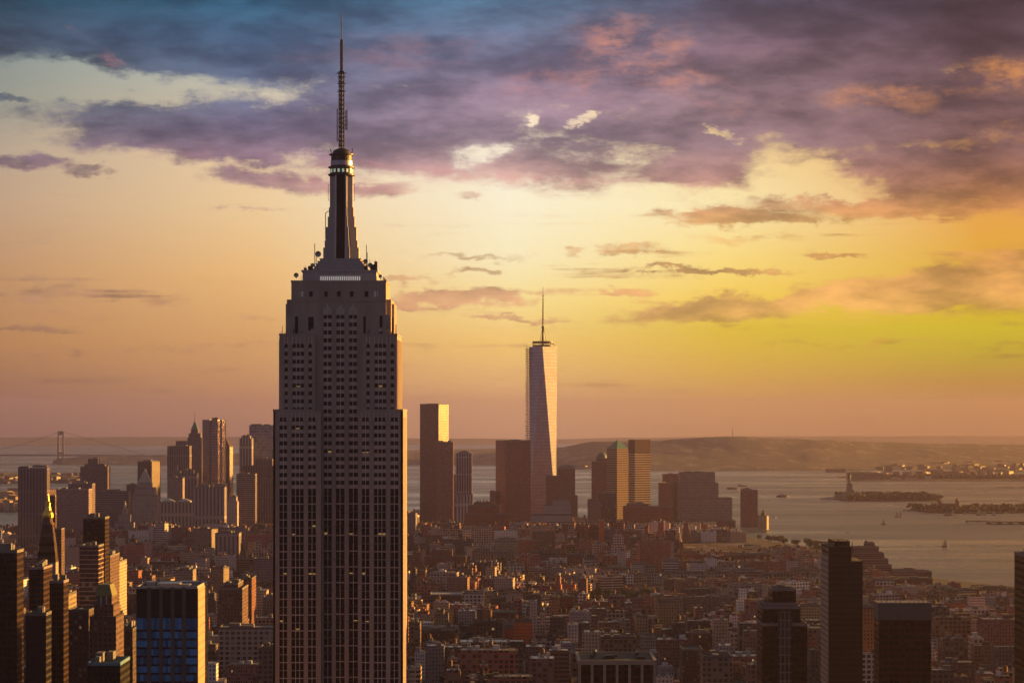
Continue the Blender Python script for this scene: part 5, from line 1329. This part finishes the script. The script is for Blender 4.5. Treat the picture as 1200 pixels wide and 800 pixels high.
b = MB(); b.box(-62,46,-8,8,-1,7,0,1); b.build('wall', [MT['whiteband'], MT['roof_light']], ferry_house)
b = MB(); b.cbox(-70,-30,-12,-8,-1,3); b.build('landing_stage', MT['stone_pale'], ferry_house)
# long flat spits further out
def spit(name, px0, px1, y0, y1):
    Dn, Df = D_of(y1), D_of(y0); return sheet(name, MT['land'], [(wx(px0,Dn),Dn),(wx(px1,Dn),Dn),(wx(px1,Df),Df),(wx(px0+ (px1-px0)*.08,Df),Df)], 3.0, 60)
spit('terminal_spit', 998, 1270, 560.5, 563.3)
spit('outer_spit', 1104, 1270, 550.5, 552.6)
spit('low_jetty', 982, 1000, 558.5, 559.6)
random.seed(55)
D1 = D_of(562)
wood('spit_trees', lambda: (wx(random.uniform(1035,1240), D1+40), D1+random.uniform(20,260), random.uniform(6,15)), 420, 6, 43, 'thin dark growth along the long spit')
r,i_ = hb('terminal_shed','large square terminal shed at the tip of the long spit',D_of(562.6),[(996,1032,554)],MT['tower_purple'],120,roof='roof_grey',col=(.8,.7,.6),bulk=False,cat='warehouse')
for a, b_, yt, lb in ((1046,1057,559.5,'pale low shed on the long spit near the terminal'),(1086,1092,558,'gold-lit small shed on the long spit'),(1064,1076,560,'grey flat shed midway along the long spit')):
    hb('harbour_shed', lb, D_of(562.4), [(a,b_,yt)], MT['cream'], 60, bulk=False, parapet=0, cat='shed')
for a, b_, yt, lb in ((1118,1136,550.5,'wide white shed on the outer spit'),(1146,1180,550,'long pale storage shed on the outer spit'),(1038,1046,545.5,'gold-lit tower block on the far shore above the spits'),(1186,1190,545,'thin gold-lit tower on the far shore'),(1085,1105,549.5,'low gold roof on the far shore beside the channel'),(968,991,549,'long pale roof on the far shore left of the spits')):
    hb('harbour_shed', lb, D_of(553), [(a,b_,yt)], MT['tan'], 60, bulk=False, parapet=0, cat='shed', col=(.4,.38,.36))
def jetty(px0, px1, py, lb, h=4, d=20):
    D = D_of(py); o = empty('jetty', (wx((px0+px1)/2,D), D, gz(D)), 0, lb, 'jetty')
    w = (px1-px0)/F*D; b = MB(); b.cbox(-w/2, w/2, -d/2, d/2, h-2, h); b.build('deck', MT['hull_dark'], o)
    for k in range(max(2,int(w/25))+1):
        c = MB(); x = -w/2+1+(w-2)*k/max(2,int(w/25)); c.cbox(x-.8, x+.8, -d/2, d/2, -2, h-2); c.build('pile', MT['bark'], o)
jetty(1132,1172,611.5,'longer dark jetty reaching out from the edge of the view'); jetty(1158,1210,613.6,'wider dark quay under the long jetty',6,60)
jetty(1168,1188,571.4,'thin dark breakwater alone on the bay',3,16); jetty(1194,1212,571.6,'second thin breakwater at the edge of the view',3,16)
jetty(1058,1072,598.6,'short dark landing off the hall island tip',3,14)
def hull(b, L, W_, h, mat=0):
    P_ = [(-L/2,-W_/2),(L*.3,-W_/2),(L/2,0),(L*.3,W_/2),(-L/2,W_/2)]; Q = [(x*1.03, y*1.1) for x, y in P_]; b.prism(P_, -1, h, mat, mat, Q)
def boat(px, py, L, kind, label, rz=0.0):
    D = D_of(py); o = empty({'sail':'sailboat','ferry':'ferry','barge':'barge','motor':'motorboat'}[kind], (wx(px,D), D, gz(D)), rz, label, {'sail':'sailboat','ferry':'ferry','barge':'barge','motor':'boat'}[kind], 'boats on the harbour')
    W_ = L*.26
    b = MB(); hull(b, L, W_, L*.09+.6); b.build('hull', MT['hull_dark'] if kind != 'motor' else MT['white_paint'], o)
    if kind == 'sail':
        b = MB(); b.bar((0,0,1),(0,0,L*1.2),.3); b.build('mast', MT['metal_dark'], o)
        b = MB(); b.prism([(-L*.42,-.08),(-.2,-.08),(-.2,.08),(-L*.42,.08)], 2.2, L*1.15, 0, 0, [(-.3,-.08),(-.2,-.08),(-.2,.08),(-.3,.08)]); b.build('mainsail', MT['sail'], o)
        b = MB(); b.prism([(.3,-.08),(L*.4,-.08),(L*.4,.08),(.3,.08)], 2.2, L*1.0, 0, 0, [(.3,-.08),(.4,-.08),(.4,.08),(.3,.08)]); b.build('jib', MT['sail'], o)
    elif kind == 'ferry':
        b = MB(); b.box(-L*.42, L*.26, -W_*.4, W_*.4, L*.09, L*.17,0,0); b.build('cabin', MT['stone_pale'], o)
        b = MB(); b.box(-L*.3, L*.12, -W_*.3, W_*.3, L*.17, L*.23); b.build('upper_deck', MT['stone_pale'], o)
        b = MB(); b.lathe([(L*.02,L*.23),(L*.02,L*.3)],-L*.1,0,8); b.build('funnel', MT['steel_red'], o)
    elif kind == 'barge':
        b = MB(); b.box(-L*.45, L*.1, -W_*.42, W_*.42, L*.09+.5, L*.14); b.build('cargo', MT['roof_brown'], o)
        b = MB(); b.box(-L*.48, -L*.36, -W_*.3, W_*.3, L*.12, L*.2); b.build('wheelhouse', MT['stone_pale'], o)
    else:
        b = MB(); b.box(-L*.25, L*.12, -W_*.3, W_*.3, L*.08, L*.2); b.build('cabin', MT['white_paint'], o)
    return o
for q in [(859,573,44,'barge','long dark barge moored off the wide grid office tower'),(870,569.5,32,'barge','smaller barge just behind the long moored barge'),(864,576,22,'motor','small launch between the barge and the lone river tower'),
 (917.5,582,40,'ferry','dark ferry crossing open water past the river tower'),(903.5,587.5,10,'motor','tiny launch trailing below the crossing ferry'),(907,606.5,12,'motor','white motorboat alone below the crossing ferry'),
 (960.5,636,34,'barge','dark barge close to the wooded river bank'),(994.5,624,14,'motor','small dark launch above the black banded tower'),(1035.5,614.5,12,'sail','single pale sailboat in mid harbour'),
 (1051,606,12,'sail','darker sailboat of the close pair'),(1055.2,605.6,13,'sail','brighter sailboat of the close pair'),(1107.5,640.5,13.5,'sail','large sailboat nearest the city bank'),
 (1112,604,26,'ferry','low ferry passing in front of the hall island'),(1116.8,603.6,14.5,'sail','tall gold sailboat beside the low ferry'),(1131,602.8,10,'sail','small gold sailboat before the island hall wing'),
 (1147.5,603.4,17,'sail','sailboat first in the gold row off the hall island'),(1153.8,603.2,11,'sail','sailboat in the middle of the gold row'),(1164.6,603.4,10.5,'sail','sailboat last in the gold row off the hall island'),(921,541,40,'barge','faint ship near the far shore')]:
    boat(*q, rz=random.uniform(-.3,.3))
# suspension bridge
def bridge():
    D = 15500; z0 = gz(D); x = wx(71.2, D)
    root = empty('suspension_bridge', (x, D, z0), 0, 'hazy grey suspension bridge crossing the far narrows', 'bridge')
    Zt, Zd = wz(505,D)-z0, wz(532.5,D)-z0
    dirv = Vector((-1, .18, 0)).normalized()
    for k, t_ in enumerate((0, 1298)):
        c = dirv*t_
        b = MB()
        for s_ in (-1, 1): b.prism(rect(10,12,c.x+s_*15,c.y), -3, Zt, 0, 0, rect(8,9,c.x+s_*13.5,c.y))
        b.cbox(c.x-15, c.x+15, c.y-4, c.y+4, Zt-22, Zt-2); b.cbox(c.x-15, c.x+15, c.y-4, c.y+4, Zd+4, Zd+14); b.cbox(c.x-26, c.x+26, c.y-16, c.y+16, -3, 8)
        b.build('bridge_tower', MT['bridge_grey'], root)
    b = MB()
    a, e = dirv*-500, dirv*1800
    b.bar((a.x,a.y,Zd-4),(e.x,e.y,Zd-4),8); b.build('bridge_deck', MT['bridge_grey'], root)
    b = MB()
    for off_ in (-6, 6):
        prev = None
        for i in range(31):
            s_ = i/30; p = dirv*(1298*s_); z = Zd+4+(Zt-Zd-4)*(2*s_-1)**2
            if prev: b.bar(prev, (p.x,p.y+off_,z), 1.8)
            prev = (p.x, p.y+off_, z)
        b.bar((0,off_,Zt),(a.x,a.y+off_,Zd),1.8)
    b.build('main_cable', MT['bridge_grey'], root)
MT['bridge_grey'] = plain('bridge_grey', (.12,.12,.14), .7)
bridge()
rm = empty('radio_mast', (wx(858.5,15200), 15200, wz(514,15200)-6), 0, 'thin radio mast on the crest of the far hills', 'mast')
b = MB(); b.bar((0,0,0),(0,0,66),3.2,0,1.4); b.bar((0,0,40),(0,0,44),5); b.build('pole', MT['metal_dark'], rm)
# river bank sheds wharf edge
random.seed(77)
[print(o['label']) for o in bpy.data.objects if o.get('label') and len(o['label'].split())>16]
print('fill', len(FILL), 'visible', len(vis), 'individual', len(pend))
